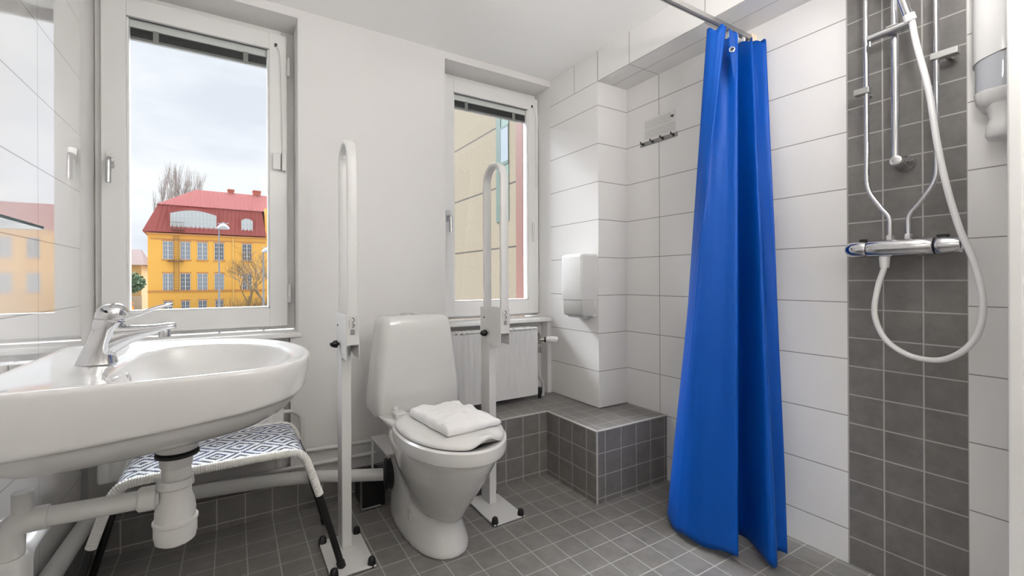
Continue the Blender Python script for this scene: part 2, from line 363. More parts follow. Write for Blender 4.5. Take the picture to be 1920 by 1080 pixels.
# ------------------------------------------------------------------ radiators
def radiator(x0, x1, y0, y1, z0, z1, label, valve):
    r = empty('radiator', ((x0+x1)/2, (y0+y1)/2, z0)); tag(r, label, 'radiator')
    # front panel with vertical channels
    pitch = .0333; n = int((x1-x0-.03)/pitch); st = (x1-x0-n*pitch)/2; pr = [(x0, y0+.006), (x0+.004, y0)]
    for k in range(n):
        a = x0+st+k*pitch; pr += [(a, y0), (a+.006, y0+.0042), (a+.0135, y0+.0042), (a+.0195, y0)]
    pr += [(x1-.004, y0), (x1, y0+.006)]
    prof = pr+[(x1, y0+.018), (x0, y0+.018)]
    bm = bmesh.new()
    flat = [(p[0], min(p[1], y0+.0005) if abs(p[1]-y0) < .008 and x0+.003 < p[0] < x1-.003 else p[1]) for p in prof]
    zs = [(z0+.004, flat), (z0+.03, flat), (z0+.045, prof), (z1-.05, prof), (z1-.035, flat), (z1-.012, flat)]
    loft(bm, [[Vector((x, y, z)) for x, y in pp] for z, pp in zs])
    obj('front_panel', bm, m_plastic, r, smooth=25)
    bm = bmesh.new(); box(bm, x0+.003, x1-.003, y1-.016, y1, z0+.008, z1-.014); obj('rear_panel', bm, m_plastic, r, bevel=.003)
    bm = bmesh.new()
    box(bm, x0-.001, x0+.004, y0+.003, y1, z0+.01, z1); box(bm, x1-.004, x1+.001, y0+.003, y1, z0+.01, z1); split_obj('side_cover', bm, m_plastic, r, bevel=.002)
    bm = bmesh.new(); box(bm, x0, x1, y0, y0+.008, z1-.014, z1); box(bm, x0, x1, y1-.008, y1, z1-.014, z1)
    k = x0
    while k < x1: box(bm, k, k+.012, y0, y1, z1-.012, z1-.002); k += .0333
    obj('top_grille', bm, m_plastic, r, bevel=.001)
    bm = bmesh.new(); box(bm, x0+.05, x0+.075, y1, YN+.002, z0+.06, z1-.06); box(bm, x1-.075, x1-.05, y1, YN+.002, z0+.06, z1-.06); split_obj('bracket', bm, m_plastic, r)
    return r
R1 = radiator(-.42, .185, 2.115, 2.195, .30, .755, 'white panel radiator under the left window, mostly hidden behind the washbasin and stool', 1)
R2 = radiator(.955, 1.517, 2.10, 2.18, .365, .757, 'white ribbed panel radiator standing just above the tiled ledge under the right window', 1)
# valves and pipes of radiator 2
bm = bmesh.new(); tube(bm, fillet([(1.515, 2.135, .722), (1.548, 2.135, .722), (1.548, 2.135, .66)], .018), .009, 14); tube(bm, [(1.548, 2.135, .70), (1.548, 2.135, .655)], .013, 6)
tube(bm, [(1.548, 2.135, .64), (1.548, 2.135, .605)], .012, 6); tube(bm, [(1.548, 2.135, .68), (1.575, 2.115, .682)], .011, 8)
obj('valve', bm, mat('aged_nickel', (.35, .33, .31), .3, metal=1), R2)
bm = bmesh.new(); lathe(bm, [(.010, 0), (.0165, .002), (.0165, .01)], (1.573, 2.117, .682), (1, -.75, -.02), 20); obj('valve_collar', bm, m_black, R2)
bm = bmesh.new(); lathe(bm, [(.014, 0), (.0185, .004), (.020, .03), (.0195, .06), (.016, .070), (.006, .073)], (1.581, 2.111, .682), (1, -.75, -.02), 24); obj('thermostat_head', bm, m_plastic, R2)
bm = bmesh.new(); tube(bm, fillet([(1.548, 2.135, .61), (1.548, 2.14, .46), (1.603, 2.17, .415), (1.603, 2.17, .336)], .03), .0085, 14); obj('supply_pipe', bm, m_pipe, R2)
bm = bmesh.new(); tube(bm, fillet([(1.515, 2.135, .385), (1.552, 2.135, .385), (1.552, 2.135, .337)], .012), .010, 12); tube(bm, [(1.552, 2.135, .40), (1.552, 2.135, .365)], .015, 6); obj('return_valve', bm, m_black, R2)
# pipe of radiator 1, running right behind the stool then down
bm = bmesh.new(); tube(bm, fillet([(.18, 2.15, .46), (.215, 2.15, .463), (.262, 2.178, .43), (.268, 2.185, .26)], .035), .009, 14); obj('supply_pipe', bm, m_pipe, R1)
bm = bmesh.new(); tube(bm, [(.165, 2.12, .302), (.165, 2.12, .24)], .011, 14); obj('return_pipe', bm, m_pipe, R1)

# ------------------------------------------------------------------ pipes low on the walls
def pipe(name, pts, r, label, fil=.04, m=None, cat='pipe'):
    bm = bmesh.new(); tube(bm, fillet(pts, fil), r, 20); return tag(obj(name, bm, m or m_pipe), label, cat)
p1 = pipe('drain_pipe', [(-.445, 2.11, .225), (.19, 2.085, .198), (.60, 1.95, .172)], .026, 'thick white drain pipe running low along the window wall to the toilet', .15)
for t_, (x_, y_, z_) in enumerate(((-.11, 2.097, .211), (.30, 2.049, .191))):
    pass
pipe('heating_pipe', [(.268, 2.187, .262), (.60, 2.187, .250)], .0095, 'upper of two thin white heating pipes on the wall left of the toilet')
pipe('heating_pipe', [(-.43, 2.187, .205), (.60, 2.187, .190)], .0095, 'lower thin white heating pipe just above the dark tile skirting left of the toilet')
p4 = pipe('wall_pipe', [(-.438, 2.10, .195), (-.438, 1.30, .232), (-.438, .4, .27)], .026, 'thick white pipe running low along the tiled left wall under the washbasin')

# pipe cover plate, black seal and wire bracket left of the toilet
pc = empty('pipe_cover', (.57, 1.93, 0)); tag(pc, 'small white cover plate over a black pipe seal, left of the toilet', 'pipe cover')
bm = bmesh.new(); box(bm, .540, .605, 1.80, 2.05, .314, .321); box(bm, .540, .546, 2.03, 2.05, .128, .314); obj('cover_plate', bm, m_steelw, pc, bevel=.001)
bm = bmesh.new(); lathe(bm, [(.030, 0), (.062, .004), (.068, .014), (.060, .022), (.066, .032), (.055, .05), (.040, .056)], (.565, 1.945, .182), (1, -.25, 0), 32); obj('rubber_seal', bm, m_rubber, pc)
bm = bmesh.new(); tube(bm, fillet([(.487, 2.02, .17), (.487, 2.02, .012), (.545, 2.02, .012), (.575, 2.02, .012)], .012), .004, 8); obj('wire_bracket', bm, mat('grey_steel', (.35, .35, .35), .35, metal=1), pc)
bm = bmesh.new(); box(bm, .50, .60, 2.04, 2.19, .0, .13); obj('back_box', bm, m_rubber, pc, smooth=0)

# ------------------------------------------------------------------ washbasin
def closed_curve(pts, n=12):
    P = [Vector((*p, 0)) for p in pts]; out = []; m_ = len(P)
    for i in range(m_):
        a, b, c, d = P[(i-1) % m_], P[i], P[(i+1) % m_], P[(i+2) % m_]
        for k in range(n):
            t = k/n; out.append(.5*((2*b)+(c-a)*t+(2*a-5*b+4*c-d)*t*t+(3*b-a-3*c+d)*t**3))
    return out
def polar(curve, c, n):
    res = []
    for k in range(n):
        a = 2*PI*k/n; d = Vector((math.cos(a), math.sin(a))); best = None
        for i in range(len(curve)):
            p = curve[i].xy-c; q = curve[(i+1) % len(curve)].xy-c; e = q-p; den = d.x*e.y-d.y*e.x
            if abs(den) < 1e-12: continue
            t = (p.x*e.y-p.y*e.x)/den; s = (p.x*d.y-p.y*d.x)/den
            if t > 0 and -1e-6 <= s <= 1+1e-6: best = t if best is None else max(best, t)
        res.append((d, best))
    return res
BC = Vector((-.055, 1.33)); NB = 96
outer = polar(closed_curve([(-.400, 1.04), (-.39, 1.022), (-.25, 1.018), (-.05, 1.022), (.055, 1.038), (.13, 1.098), (.165, 1.20), (.172, 1.33), (.142, 1.47), (.085, 1.575), (0, 1.652), (-.12, 1.690), (-.25, 1.699), (-.385, 1.699), (-.400, 1.685), (-.400, 1.36)]), BC, NB)
inner = polar(closed_curve([(-.205, 1.12), (-.15, 1.068), (-.03, 1.056), (.06, 1.085), (.115, 1.18), (.125, 1.32), (.09, 1.455), (.02, 1.545), (-.07, 1.582), (-.16, 1.565), (-.205, 1.48), (-.222, 1.31)]), BC, NB)
def ring(rads, zf, n=NB):
    return [Vector((BC.x+d.x*r, BC.y+d.y*r, zf(d))) for (d, _), r in zip(outer, rads)]
def mix(a, b, t): return a+(b-a)*t
RO = [r for _, r in outer]; RI = [r for _, r in inner]
def lerp3(t0, t1): return lambda d: mix(t0, t1, .5+.5*d.x)
rings = []
for s, z in ((.07, .722), (.30, .725), (.55, .735), (.75, .755), (.88, .785), (.955, .815), (.985, .835)):
    rings.append(ring([r*s for r in RI], lambda d, z=z: z))
rings.append(ring(RI, lambda d: .8445))
rings.append(ring([mix(a, b, .10) for a, b in zip(RI, RO)], lambda d: .8485))
rings.append(ring([mix(a, b, .55) for a, b in zip(RI, RO)], lambda d: .8505))
rings.append(ring([b-.016 for b in RO], lambda d: .853))
rings.append(ring([b-.006 for b in RO], lambda d: .8535))
rings.append(ring([b-.001 for b in RO], lambda d: .849))
rings.append(ring(RO, lambda d: .840))
rings.append(ring([b*.995 for b in RO], lerp3(.80, .822)))
rings.append(ring([b*.968 for b in RO], lerp3(.742, .795)))
rings.append(ring([b*.962 for b in RO], lerp3(.733, .789)))
rings.append(ring([b*.953 for b in RO], lerp3(.730, .786)))
rings.append(ring([b*.92 for b in RO], lerp3(.727, .780)))
rings.append(ring([b*.905 for b in RO], lerp3(.715, .772)))
rings.append(ring([b*.82 for b in RO], lerp3(.683, .748)))
rings.append(ring([b*.66 for b in RO], lerp3(.672, .715)))
rings.append(ring([b*.42 for b in RO], lerp3(.668, .690)))
rings.append(ring([.042]*NB, lambda d: .665)); rings.append(ring([.034]*NB, lambda d: .655))
wb = empty('washbasin', (-.12, 1.36, .655)); tag(wb, 'large white porcelain washbasin on the left wall with a chrome mixer tap', 'washbasin')
bm = bmesh.new(); loft(bm, rings); obj('basin', bm, m_porc, wb, smooth=60, sub=1)
bm = bmesh.new(); lathe(bm, [(.020, 0), (.022, .002), (.016, .0025), (.010, .001)], (BC.x, BC.y, .7225)); obj('drain_ring', bm, m_chrome, wb)
bm = bmesh.new(); lathe(bm, [(.012, 0), (.012, .003), (.007, .003)], (-.206, 1.31, .812), (1, 0, .3)); obj('overflow_ring', bm, m_chrome, wb)
bm = bmesh.new(); box(bm, XL, -.385, 1.10, 1.16, .74, .83); box(bm, XL, -.385, 1.56, 1.62, .74, .83); split_obj('wall_bracket', bm, m_steelw, wb, bevel=.003)

# trap
tp = empty('drain_trap', (-.115, 1.29, .45)); tag(tp, 'white plastic bottle trap with pipe under the washbasin', 'drain trap')
tx, ty = -.118, 1.30
bm = bmesh.new(); lathe(bm, [(.044, .672), (.044, .645), (.041, .636)], (tx+.004, ty, 0), seg=40); obj('waste_cup', bm, m_pipe, tp)
bm = bmesh.new(); lathe(bm, [(.041, .632), (.044, .630), (.044, .624), (.040, .622)], (tx+.004, ty, 0), seg=40); obj('gasket', bm, m_rubber, tp)
bm = bmesh.new(); lathe(bm, [(.034, .624), (.033, .60), (.0295, .596), (.0295, .545)], (tx+.002, ty, 0), seg=40); obj('tailpiece', bm, m_pipe, tp)
bm = bmesh.new(); lathe(bm, [(.030, .570), (.0365, .569), (.0375, .552), (.032, .548), (.0325, .53), (.038, .515), (.0405, .495), (.0405, .476), (.0452, .474), (.0452, .468), (.0430, .466), (.0430, .440), (.040, .425), (.030, .418)], (tx, ty, 0), seg=40)
obj('trap_body', bm, m_pipe, tp, smooth=30)
bm = bmesh.new(); lathe(bm, [(.021, 0), (.027, .004), (.027, .032), (.0215, .037)], (tx-.034, ty, .532), (-1, 0, .03), 28); obj('pipe_nut', bm, m_pipe, tp)
bm = bmesh.new(); tube(bm, [(tx-.03, ty, .532), (-.27, ty-.002, .536), (-.345, ty-.004, .539)], .0205, 24); obj('waste_pipe', bm, m_pipe, tp)
dp = empty('downpipe', (-.405, 1.26, .1)); tag(dp, 'white elbow and vertical waste pipe at the left wall under the washbasin', 'waste pipe')
bm = bmesh.new(); tube(bm, fillet([(-.335, ty-.003, .539), (-.392, ty-.006, .540), (-.394, ty-.01, .44)], .04, 10), .0245, 24); obj('elbow', bm, m_pipe, dp)
bm = bmesh.new(); lathe(bm, [(.029, .475), (.0335, .468), (.0335, .40), (.031, .395)], (-.394, ty-.01, 0), seg=28); lathe(bm, [(.0305, .40), (.0305, .0)], (-.394, ty-.01, 0), seg=28); obj('vertical_pipe', bm, m_pipe, dp)
bm = bmesh.new(); lathe(bm, [(.017, .54), (.017, .60)], (-.374, ty-.003, 0), seg=24, cap1=True); obj('vent_stub', bm, m_pipe, dp)
bm = bmesh.new(); tube(bm, fillet([(-.425, 1.455, .0), (-.425, 1.455, .405), (-.425, 1.60, .41), (-.474, 1.63, .41)], .03), .022, 20); obj('branch_pipe', bm, m_pipe, dp)

# mixer tap
tapx, tapy = -.264, 1.322
mt = empty('mixer_tap', (tapx, tapy, .85)); tag(mt, 'chrome single-lever mixer tap on the back deck of the washbasin', 'tap')
def ell(cx, cy, z, rx, ry, tilt=0, n=32): return [Vector((cx+rx*math.cos(2*PI*k/n), cy+ry*math.sin(2*PI*k/n), z+tilt*math.cos(2*PI*k/n))) for k in range(n)]
bm = bmesh.new(); loft(bm, [ell(tapx+.002, tapy, .850, .037, .031), ell(tapx+.002, tapy, .856, .0355, .0295), ell(tapx+.004, tapy, .875, .030, .027), ell(tapx+.012, tapy, .90, .0275, .0255), ell(tapx+.019, tapy, .925, .027, .0255), ell(tapx+.024, tapy, .943, .0285, .027, -.003), ell(tapx+.025, tapy, .947, .0275, .026, -.003)])
obj('body', bm, m_chrome, mt, smooth=60)
# spout: flattened tube going out over the bowl
bm = bmesh.new(); rs = []
for (x, z, w_, h_) in ((tapx+.008, .908, .021, .024), (tapx+.035, .918, .020, .019), (tapx+.07, .920, .018, .0125), (tapx+.105, .923, .0165, .0095), (tapx+.13, .9265, .016, .009), (tapx+.142, .927, .0145, .0085), (tapx+.147, .926, .009, .005)):
    rs.append([Vector((x, tapy+w_*math.cos(2*PI*k/24), z+h_*math.sin(2*PI*k/24))) for k in range(24)])
loft(bm, rs); obj('spout', bm, m_chrome, mt, smooth=60)
bm = bmesh.new(); lathe(bm, [(.0115, .918), (.0125, .914), (.0125, .902), (.0095, .900)], (tapx+.124, tapy, 0), seg=24); obj('aerator', bm, m_chrome, mt)
# underside web between body and spout
bm = bmesh.new(); rs = []
for (x, z, w_, h_) in ((tapx+.012, .890, .023, .036), (tapx+.036, .900, .021, .028), (tapx+.062, .910, .0185, .019), (tapx+.092, .917, .0165, .0125), (tapx+.118, .921, .0155, .009), (tapx+.135, .925, .014, .007)):
    rs.append([Vector((x, tapy+w_*math.cos(2*PI*k/20), z+h_*math.sin(2*PI*k/20))) for k in range(20)])
loft(bm, rs); obj('spout_web', bm, m_chrome, mt, smooth=60)
bm = bmesh.new(); loft(bm, [ell(tapx+.0255, tapy, .949, .0278, .0262, -.003), ell(tapx+.027, tapy, .958, .0285, .027, -.004), ell(tapx+.030, tapy, .970, .026, .0245, -.004), ell(tapx+.033, tapy, .978, .020, .019, -.003), ell(tapx+.035, tapy, .983, .011, .010, -.001), ell(tapx+.036, tapy, .984, .003, .003)])
hd = obj('lever_head', bm, m_chrome, mt, smooth=60)
# long loop lever
bm = bmesh.new()
for sy in (-1, 1):
    tube(bm, smooth_path([(tapx+.038, tapy+sy*.021, .952), (tapx+.07, tapy+sy*.019, .956), (tapx+.10, tapy+sy*.0135, .968), (tapx+.128, tapy+sy*.006, .9765), (tapx+.138, tapy, .977)]), [.0052, .0052, .0051, .005, .005, .005, .0048, .0048]+[.0046]*25, 12)
obj('lever', bm, m_chrome, mt, smooth=60)
# soap hollow screw cap near the left rim
bm = bmesh.new(); lathe(bm, [(.008, 0), (.008, .002), (.005, .003)], (-.33, 1.06, .8505)); obj('fixing_cap', bm, mat('grey_plastic', srgb(150, 150, 150), .4), wb)

# glass shelf above the washbasin
m_shelf = glass_pane('shelf_glass', (.93, .97, .965, 1)); m_edge = mat('glass_edge', (.45, .55, .55), .1, coat=.8)
gs = empty('glass_shelf', (-.42, 1.2, 1.154)); tag(gs, 'clear glass shelf on the left wall above the washbasin', 'shelf')
prof_ = [(-.475, .85), (-.371, .85)]+[(-.389+.018*math.cos(a), 1.410+.018*math.sin(a)) for a in [PI/2*k/8 for k in range(9)]]+[(-.475, 1.428)]
bm = bmesh.new(); prism_xy(bm, prof_, 1.154, 1.160); obj('shelf_plate', bm, m_shelf, gs, smooth=30)
bm = bmesh.new(); ins = [(x-.0015 if x > -.47 else x, y-.0015 if y > 1 else y) for x, y in prof_]
ring_ = [(a, b_) for a, b_ in zip(prof_[1:], ins[1:])]
loft(bm, [[Vector((*a, 1.1538)), Vector((*a, 1.1602)), Vector((*b_, 1.1602)), Vector((*b_, 1.1538))] for a, b_ in ring_]); obj('polished_edge', bm, m_edge, gs, smooth=30)
for y_ in (1.33, .95):
    bm = bmesh.new(); lathe(bm, [(.012, 0), (.012, .02), (.009, .035)], (XL, y_, 1.157), (1, 0, 0), 20); obj('shelf_bracket', bm, m_chrome, gs)

# ------------------------------------------------------------------ stool
def weave_mat():
    m = bpy.data.materials.new('woven_diamond_pattern'); m.use_nodes = True; t = m.node_tree; b = t.nodes['Principled BSDF']; L_ = t.links.new
    uv = N(t, 'ShaderNodeUVMap'); sp = N(t, 'ShaderNodeSeparateXYZ'); L_(uv.outputs[0], sp.inputs[0])
    def m1(op, a, bb=None, c=None):
        n = N(t, 'ShaderNodeMath', operation=op)
        for i, v in enumerate((a, bb, c)):
            if v is None: continue
            if isinstance(v, (int, float)): n.inputs[i].default_value = v
            else: L_(v, n.inputs[i])
        return n.outputs[0]
    def quant(s, q): return m1('MULTIPLY', m1('FLOOR', m1('DIVIDE', s, q)), q)
    u = quant(sp.outputs[0], .0045); v = quant(sp.outputs[1], .0045)
    a = m1('ABSOLUTE', m1('SUBTRACT', m1('FRACT', m1('DIVIDE', u, .132)), .5))
    c = m1('ABSOLUTE', m1('SUBTRACT', m1('FRACT', m1('DIVIDE', v, .118)), .5))
    d = m1('ADD', a, c)
    k = m1('FRACT', m1('MULTIPLY', d, 4.0))
    band = m1('GREATER_THAN', k, .60)
    core = m1('LESS_THAN', d, .07); band = m1('MAXIMUM', band, core)
    # single strands: dotted weave
    su = m1('FRACT', m1('DIVIDE', sp.outputs[0], .009)); sv = m1('FRACT', m1('DIVIDE', sp.outputs[1], .009))
    chk = m1('GREATER_THAN', m1('MULTIPLY', m1('SUBTRACT', su, .5), m1('SUBTRACT', sv, .5)), -.16)
    fac = m1('MULTIPLY', band, chk)
    n = N(t, 'ShaderNodeTexNoise'); n.inputs['Scale'].default_value = 6; cr_ = N(t, 'ShaderNodeValToRGB'); L_(n.outputs['Fac'], cr_.inputs[0])
    cr_.color_ramp.elements[0].position = .45; cr_.color_ramp.elements[0].color = (.006, .007, .02, 1); cr_.color_ramp.elements[1].position = .6; cr_.color_ramp.elements[1].color = (.02, .035, .15, 1)
    mx = N(t, 'ShaderNodeMix', data_type='RGBA'); mx.inputs['A'].default_value = (.78, .80, .84, 1); L_(cr_.outputs[0], mx.inputs['B']); L_(fac, mx.inputs['Factor']); L_(mx.outputs['Result'], b.inputs['Base Color'])
    b.inputs['Roughness'].default_value = .45
    h = m1('MULTIPLY', m1('SINE', m1('MULTIPLY', sp.outputs[0], 2*PI/.009)), m1('SINE', m1('MULTIPLY', sp.outputs[1], 2*PI/.009)))
    bp = N(t, 'ShaderNodeBump'); bp.inputs['Distance'].default_value = .003; bp.inputs['Strength'].default_value = .8; L_(h, bp.inputs['Height']); L_(bp.outputs[0], b.inputs['Normal'])
    return m
def wrap_mat():
    m = bpy.data.materials.new('white_wrapped_cord'); m.use_nodes = True; t = m.node_tree; b = t.nodes['Principled BSDF']
    b.inputs['Base Color'].default_value = srgb(228, 226, 220); b.inputs['Roughness'].default_value = .4
    return m
m_wrap = wrap_mat()
stl = empty('woven_stool', (-.045, 1.83, 0)); tag(stl, 'low stool with a blue and white woven diamond seat and black legs under the washbasin', 'stool')
SX = -.043
def half(y, s):   # leg-side path from seat edge to the foot
    return [(SX+s*.17, y, .452), (SX+s*.225, y, .447), (SX+s*.252, y, .425), (SX+s*.272, y, .375), (SX+s*.301, y, .285), (SX+s*.374, y, .012)]
for y in (1.66, 2.0):
    pts = list(reversed(smooth_path(half(y, -1)[:5], 10)))+smooth_path(half(y, 1)[:5], 10)
    # ribbed wrapping: resample and modulate the radius
    P = [Vector(p) for p in pts]; cum = [0]
    for a, b_ in zip(P, P[1:]): cum.append(cum[-1]+(b_-a).length)
    tot = cum[-1]; nn = int(tot/.0022); res = []; rad = []; j = 0
    for k in range(nn+1):
        s = tot*k/nn
        while j < len(cum)-2 and cum[j+1] < s: j += 1
        t_ = (s-cum[j])/max(1e-9, cum[j+1]-cum[j]); res.append(P[j].lerp(P[j+1], min(1, max(0, t_)))); rad.append(.0120+.0020*(k % 3 != 0))
    bm = bmesh.new(); tube(bm, res, rad, 14); obj('wrapped_rail', bm, m_wrap, stl, smooth=70)
    for s in (-1, 1):
        h = half(y, s); bm = bmesh.new(); a = Vector(h[4]); b_ = Vector(h[5]); a = a+(a-b_)*(-.0)
        tube(bm, [Vector(h[3]), a, b_], [.010, .0115, .0115], 16); lg = obj('leg', bm, m_black, stl)
        bm = bmesh.new(); d_ = (a-b_).normalized(); lathe(bm, [(.012, 0), (.0145, .002), (.0145, .022), (.0125, .024)], b_-d_*.004+Vector((0, 0, .0)), d_, 16); obj('leg_cap', bm, m_rubber, lg)
for s in (-1, 1):
    bm = bmesh.new(); h1 = Vector(half(1.66, s)[3]); tube(bm, [(h1.x, 1.66, h1.z), (h1.x, 2.0, h1.z)], .010, 12); obj('end_bar', bm, m_black, stl)
# woven sheet
bm = bmesh.new(); path = list(reversed(smooth_path(half(0, -1)[:4]+[(SX-.279, 0, .355)], 8)))+smooth_path(half(0, 1)[:4]+[(SX+.279, 0, .355)], 8)
# densify flat part
dens = []
for a, b_ in zip(path, path[1:]):
    k_ = max(1, int((b_-a).length/.02))
    for q in range(k_): dens.append(a.lerp(b_, q/k_))
dens.append(path[-1]); cum = [0]
for a, b_ in zip(dens, dens[1:]): cum.append(cum[-1]+(b_-a).length)
ny = 24; uvl = bm.loops.layers.uv.new('UVMap'); grid = []; uvs = {}
for i, p in enumerate(dens):
    row = []
    for j in range(ny+1):
        t_ = j/ny; v = bm.verts.new((p.x, 1.652+.356*t_, p.z+.010+.004*math.sin(PI*t_))); uvs[v] = (cum[i], .356*t_); row.append(v)
    grid.append(row)
for i in range(len(dens)-1):
    for j in range(ny):
        f = bm.faces.new((grid[i][j], grid[i+1][j], grid[i+1][j+1], grid[i][j+1]))
        for l in f.loops: l[uvl].uv = uvs[l.vert]
st = obj('woven_seat', bm, weave_mat(), stl, smooth=60); so = st.modifiers.new('thick', 'SOLIDIFY'); so.thickness = .006; so.offset = -1

# ------------------------------------------------------------------ fold-up support rails
def support_rail(px, label):
    """px: left face x of the post"""
    g = empty('toilet_support_rail', (px+.018, 1.80, 0)); tag(g, label, 'support rail', 'fold-up support rails beside the toilet')
    x0, x1 = px, px+.036
    # base plate
    bp = obj('base_plate', B(px-.068, px+.086, 1.607, 1.868, .004, .010), m_steelw, g, bevel=.001)
    for bx, by in ((px-.056, 1.622), (px+.074, 1.622), (px-.056, 1.852), (px+.074, 1.852)):
        bm = bmesh.new(); lathe(bm, [(.015, .0), (.0155, .008), (.0135, .022), (.0115, .030), (.007, .034), (.001, .035)], (bx, by, .001), seg=20); obj('bolt_cap', bm, m_black, bp, smooth=50)
    obj('post', B(x0, x1, 1.765, 1.845, .010, .86), m_steelw, g, bevel=.003)
    # bracket: two cheek plates and a front plate
    bm = bmesh.new()
    for a, b_ in ((x0-.006, x0-.003), (x1+.003, x1+.006)):
        poly = [(1.655, .91), (1.838, .91), (1.838, .80), (1.80, .765), (1.74, .75), (1.655, .75)]
        if a < x0: poly = [(1.655, .91), (1.838, .91), (1.838, .795), (1.765, .745), (1.655, .745)]
        loft(bm, [[Vector((a, y, z)) for y, z in poly], [Vector((b_, y, z)) for y, z in poly]])
    box(bm, x0-.004, x1+.004, 1.652, 1.655, .80, .91)
    br = obj('bracket', bm, m_steelw, g, bevel=.001)
    # label plate with CE mark and bars on the front face
    yl = 1.6512
    lb = obj('label', B(x0+.001, x1-.001, yl, yl+.001, .835, .905), m_silverlabel, br, smooth=0)
    bm = bmesh.new(); cx_ = x0+.018
    def arc(cz, cross):
        # sign turned a quarter: opening faces down, letters stacked vertically
        R1_, R2_ = .0085, .0062; rings_ = []
        n_ = 14; a0, a1 = math.radians(-12), math.radians(192)
        for k in range(n_+1):
            a = a0+(a1-a0)*k/n_; ca, sa = math.cos(a), math.sin(a)
            rings_.append([Vector((cx_+R_*sa-.003, yl-dy, cz+R_*ca)) for R_, dy in ((R2_, 0), (R1_, 0), (R1_, .0004), (R2_, .0004))])
        loft(bm, rings_)
        if cross: box(bm, cx_-.004, cx_+.004, yl-.0004, yl, cz-.001, cz+.001)
    arc(.891, False); arc(.871, True)
    obj('ce_mark', bm, m_ink, lb, smooth=0)
    bm = bmesh.new(); z_ = .838
    for k, wd in enumerate((.0022, .001, .0016, .003, .0012, .002, .001, .0026, .0014)):
        box(bm, cx_-.009, cx_+.006, yl-.0004, yl, z_, z_+wd*.6); z_ += wd*.6+.0011
    for k in range(5): box(bm, cx_-.014, cx_-.0125, yl-.0004, yl, .865+k*.006, .868+k*.006)
    obj('bar_print', bm, m_ink, lb, smooth=0)
    # clamping knob on the left cheek, bolt end on the right
    bm = bmesh.new(); kx, ky, kz = x0-.006, 1.775, .793
    lathe(bm, [(.006, 0), (.006, .006), (.014, .007), (.0155, .012), (.013, .022), (.009, .030), (.003, .034)], (kx, ky, kz), (-1, 0, 0), 20)
    obj('knob', bm, m_black, g, smooth=50)
    bm = bmesh.new(); lathe(bm, [(.006, 0), (.007, .004), (.004, .009)], (x1+.006, 1.70, .79), (1, 0, 0), 14); lathe(bm, [(.004, 0), (.004, .002)], (x0-.006, 1.80, .862), (-1, 0, 0), 12); split_obj('bolt', bm, m_black, g)
    # folded-up arm: flat bar bent to a long loop in the plane of the toilet axis
    yA, yB, zt, zb = 1.662, 1.812, 1.553, .86; R_ = (yB-yA)/2; cyl = []
    th = .009
    cy_ = (yA+yB)/2; pts = [(yA, zb), (yA, zt-R_)]+[(cy_-R_*math.cos(a), zt-R_+R_*math.sin(a)) for a in [PI*k/24 for k in range(1, 24)]]+[(yB, zt-R_), (yB, zb)]
    xa, xb = x0-.001, x1+.001; rs = []
    for i, (y, z) in enumerate(pts):
        if i <= 1: nrm = (-1, 0)
        elif i >= len(pts)-2: nrm = (1, 0)
        else: nrm = ((y-cy_)/R_, (z-(zt-R_))/R_)
        c = [];
        # oval section: width in x, thickness along nrm
        for k in range(16):
            a = 2*PI*k/16; ex = math.copysign(abs(math.cos(a))**.35, math.cos(a)); ey = math.copysign(abs(math.sin(a))**.6, math.sin(a))
            c.append(Vector(((xa+xb)/2+(xb-xa)/2*ex, y+nrm[0]*th*ey, z+nrm[1]*th*ey)))
        rs.append(c)
    bm = bmesh.new(); loft(bm, rs); obj('arm_loop', bm, m_steelw, g, smooth=50)
    return g
support_rail(.354, 'white folded-up support rail on a floor post, between the stool and the toilet')
support_rail(1.001, 'white folded-up support rail on a floor post in front of the right window')

# ------------------------------------------------------------------ toilet
TX = .705
toi = empty('toilet', (TX, 1.62, 0)); tag(toi, 'white porcelain floor-standing toilet with a tapered cistern', 'toilet')
def egg(cx, yb, yf, hw, z, n=48, pw=2.0, sq=2.6):
    """outline: rounded front at yf, squarer back at yb, half width hw"""
    cy = yb+(yf-yb)*.45; pts = []
    for k in range(n):
        a = 2*PI*k/n; c, s = math.cos(a), math.sin(a)
        if s < 0: e_ = 2/pw; ly = cy-yf
        else: e_ = 2/sq; ly = yb-cy
        pts.append(Vector((cx+hw*math.copysign(abs(c)**e_, c), cy+ly*math.copysign(abs(s)**e_, s), z)))
    return pts
bm = bmesh.new()
# bowl cone
loft(bm, [egg(TX, 1.86, 1.50, .085, .135), egg(TX, 1.87, 1.475, .098, .17), egg(TX, 1.88, 1.43, .122, .23), egg(TX, 1.89, 1.375, .150, .30), egg(TX, 1.90, 1.325, .172, .37), egg(TX, 1.91, 1.305, .180, .405), egg(TX, 1.91, 1.305, .176, .418)])
# rear column under the cistern
loft(bm, [egg(TX, 1.98, 1.70, .115, .0, sq=5, pw=3), egg(TX, 1.98, 1.70, .112, .12, sq=5, pw=3), egg(TX, 1.98, 1.72, .112, .30, sq=5, pw=3), egg(TX, 2.0, 1.72, .135, .40, sq=5, pw=3), egg(TX, 2.03, 1.74, .170, .44, sq=6, pw=4), egg(TX, 2.04, 1.80, .185, .462, sq=6, pw=6)])
# foot
loft(bm, [egg(TX, 1.97, 1.503, .122, .0, pw=2.3, sq=4), egg(TX, 1.97, 1.505, .121, .02, pw=2.3, sq=4), egg(TX, 1.95, 1.53, .108, .07, pw=2.2, sq=4), egg(TX, 1.93, 1.552, .090, .13, pw=2.1, sq=3), egg(TX, 1.92, 1.552, .084, .16, pw=2.1, sq=3), egg(TX, 1.90, 1.54, .080, .20)])
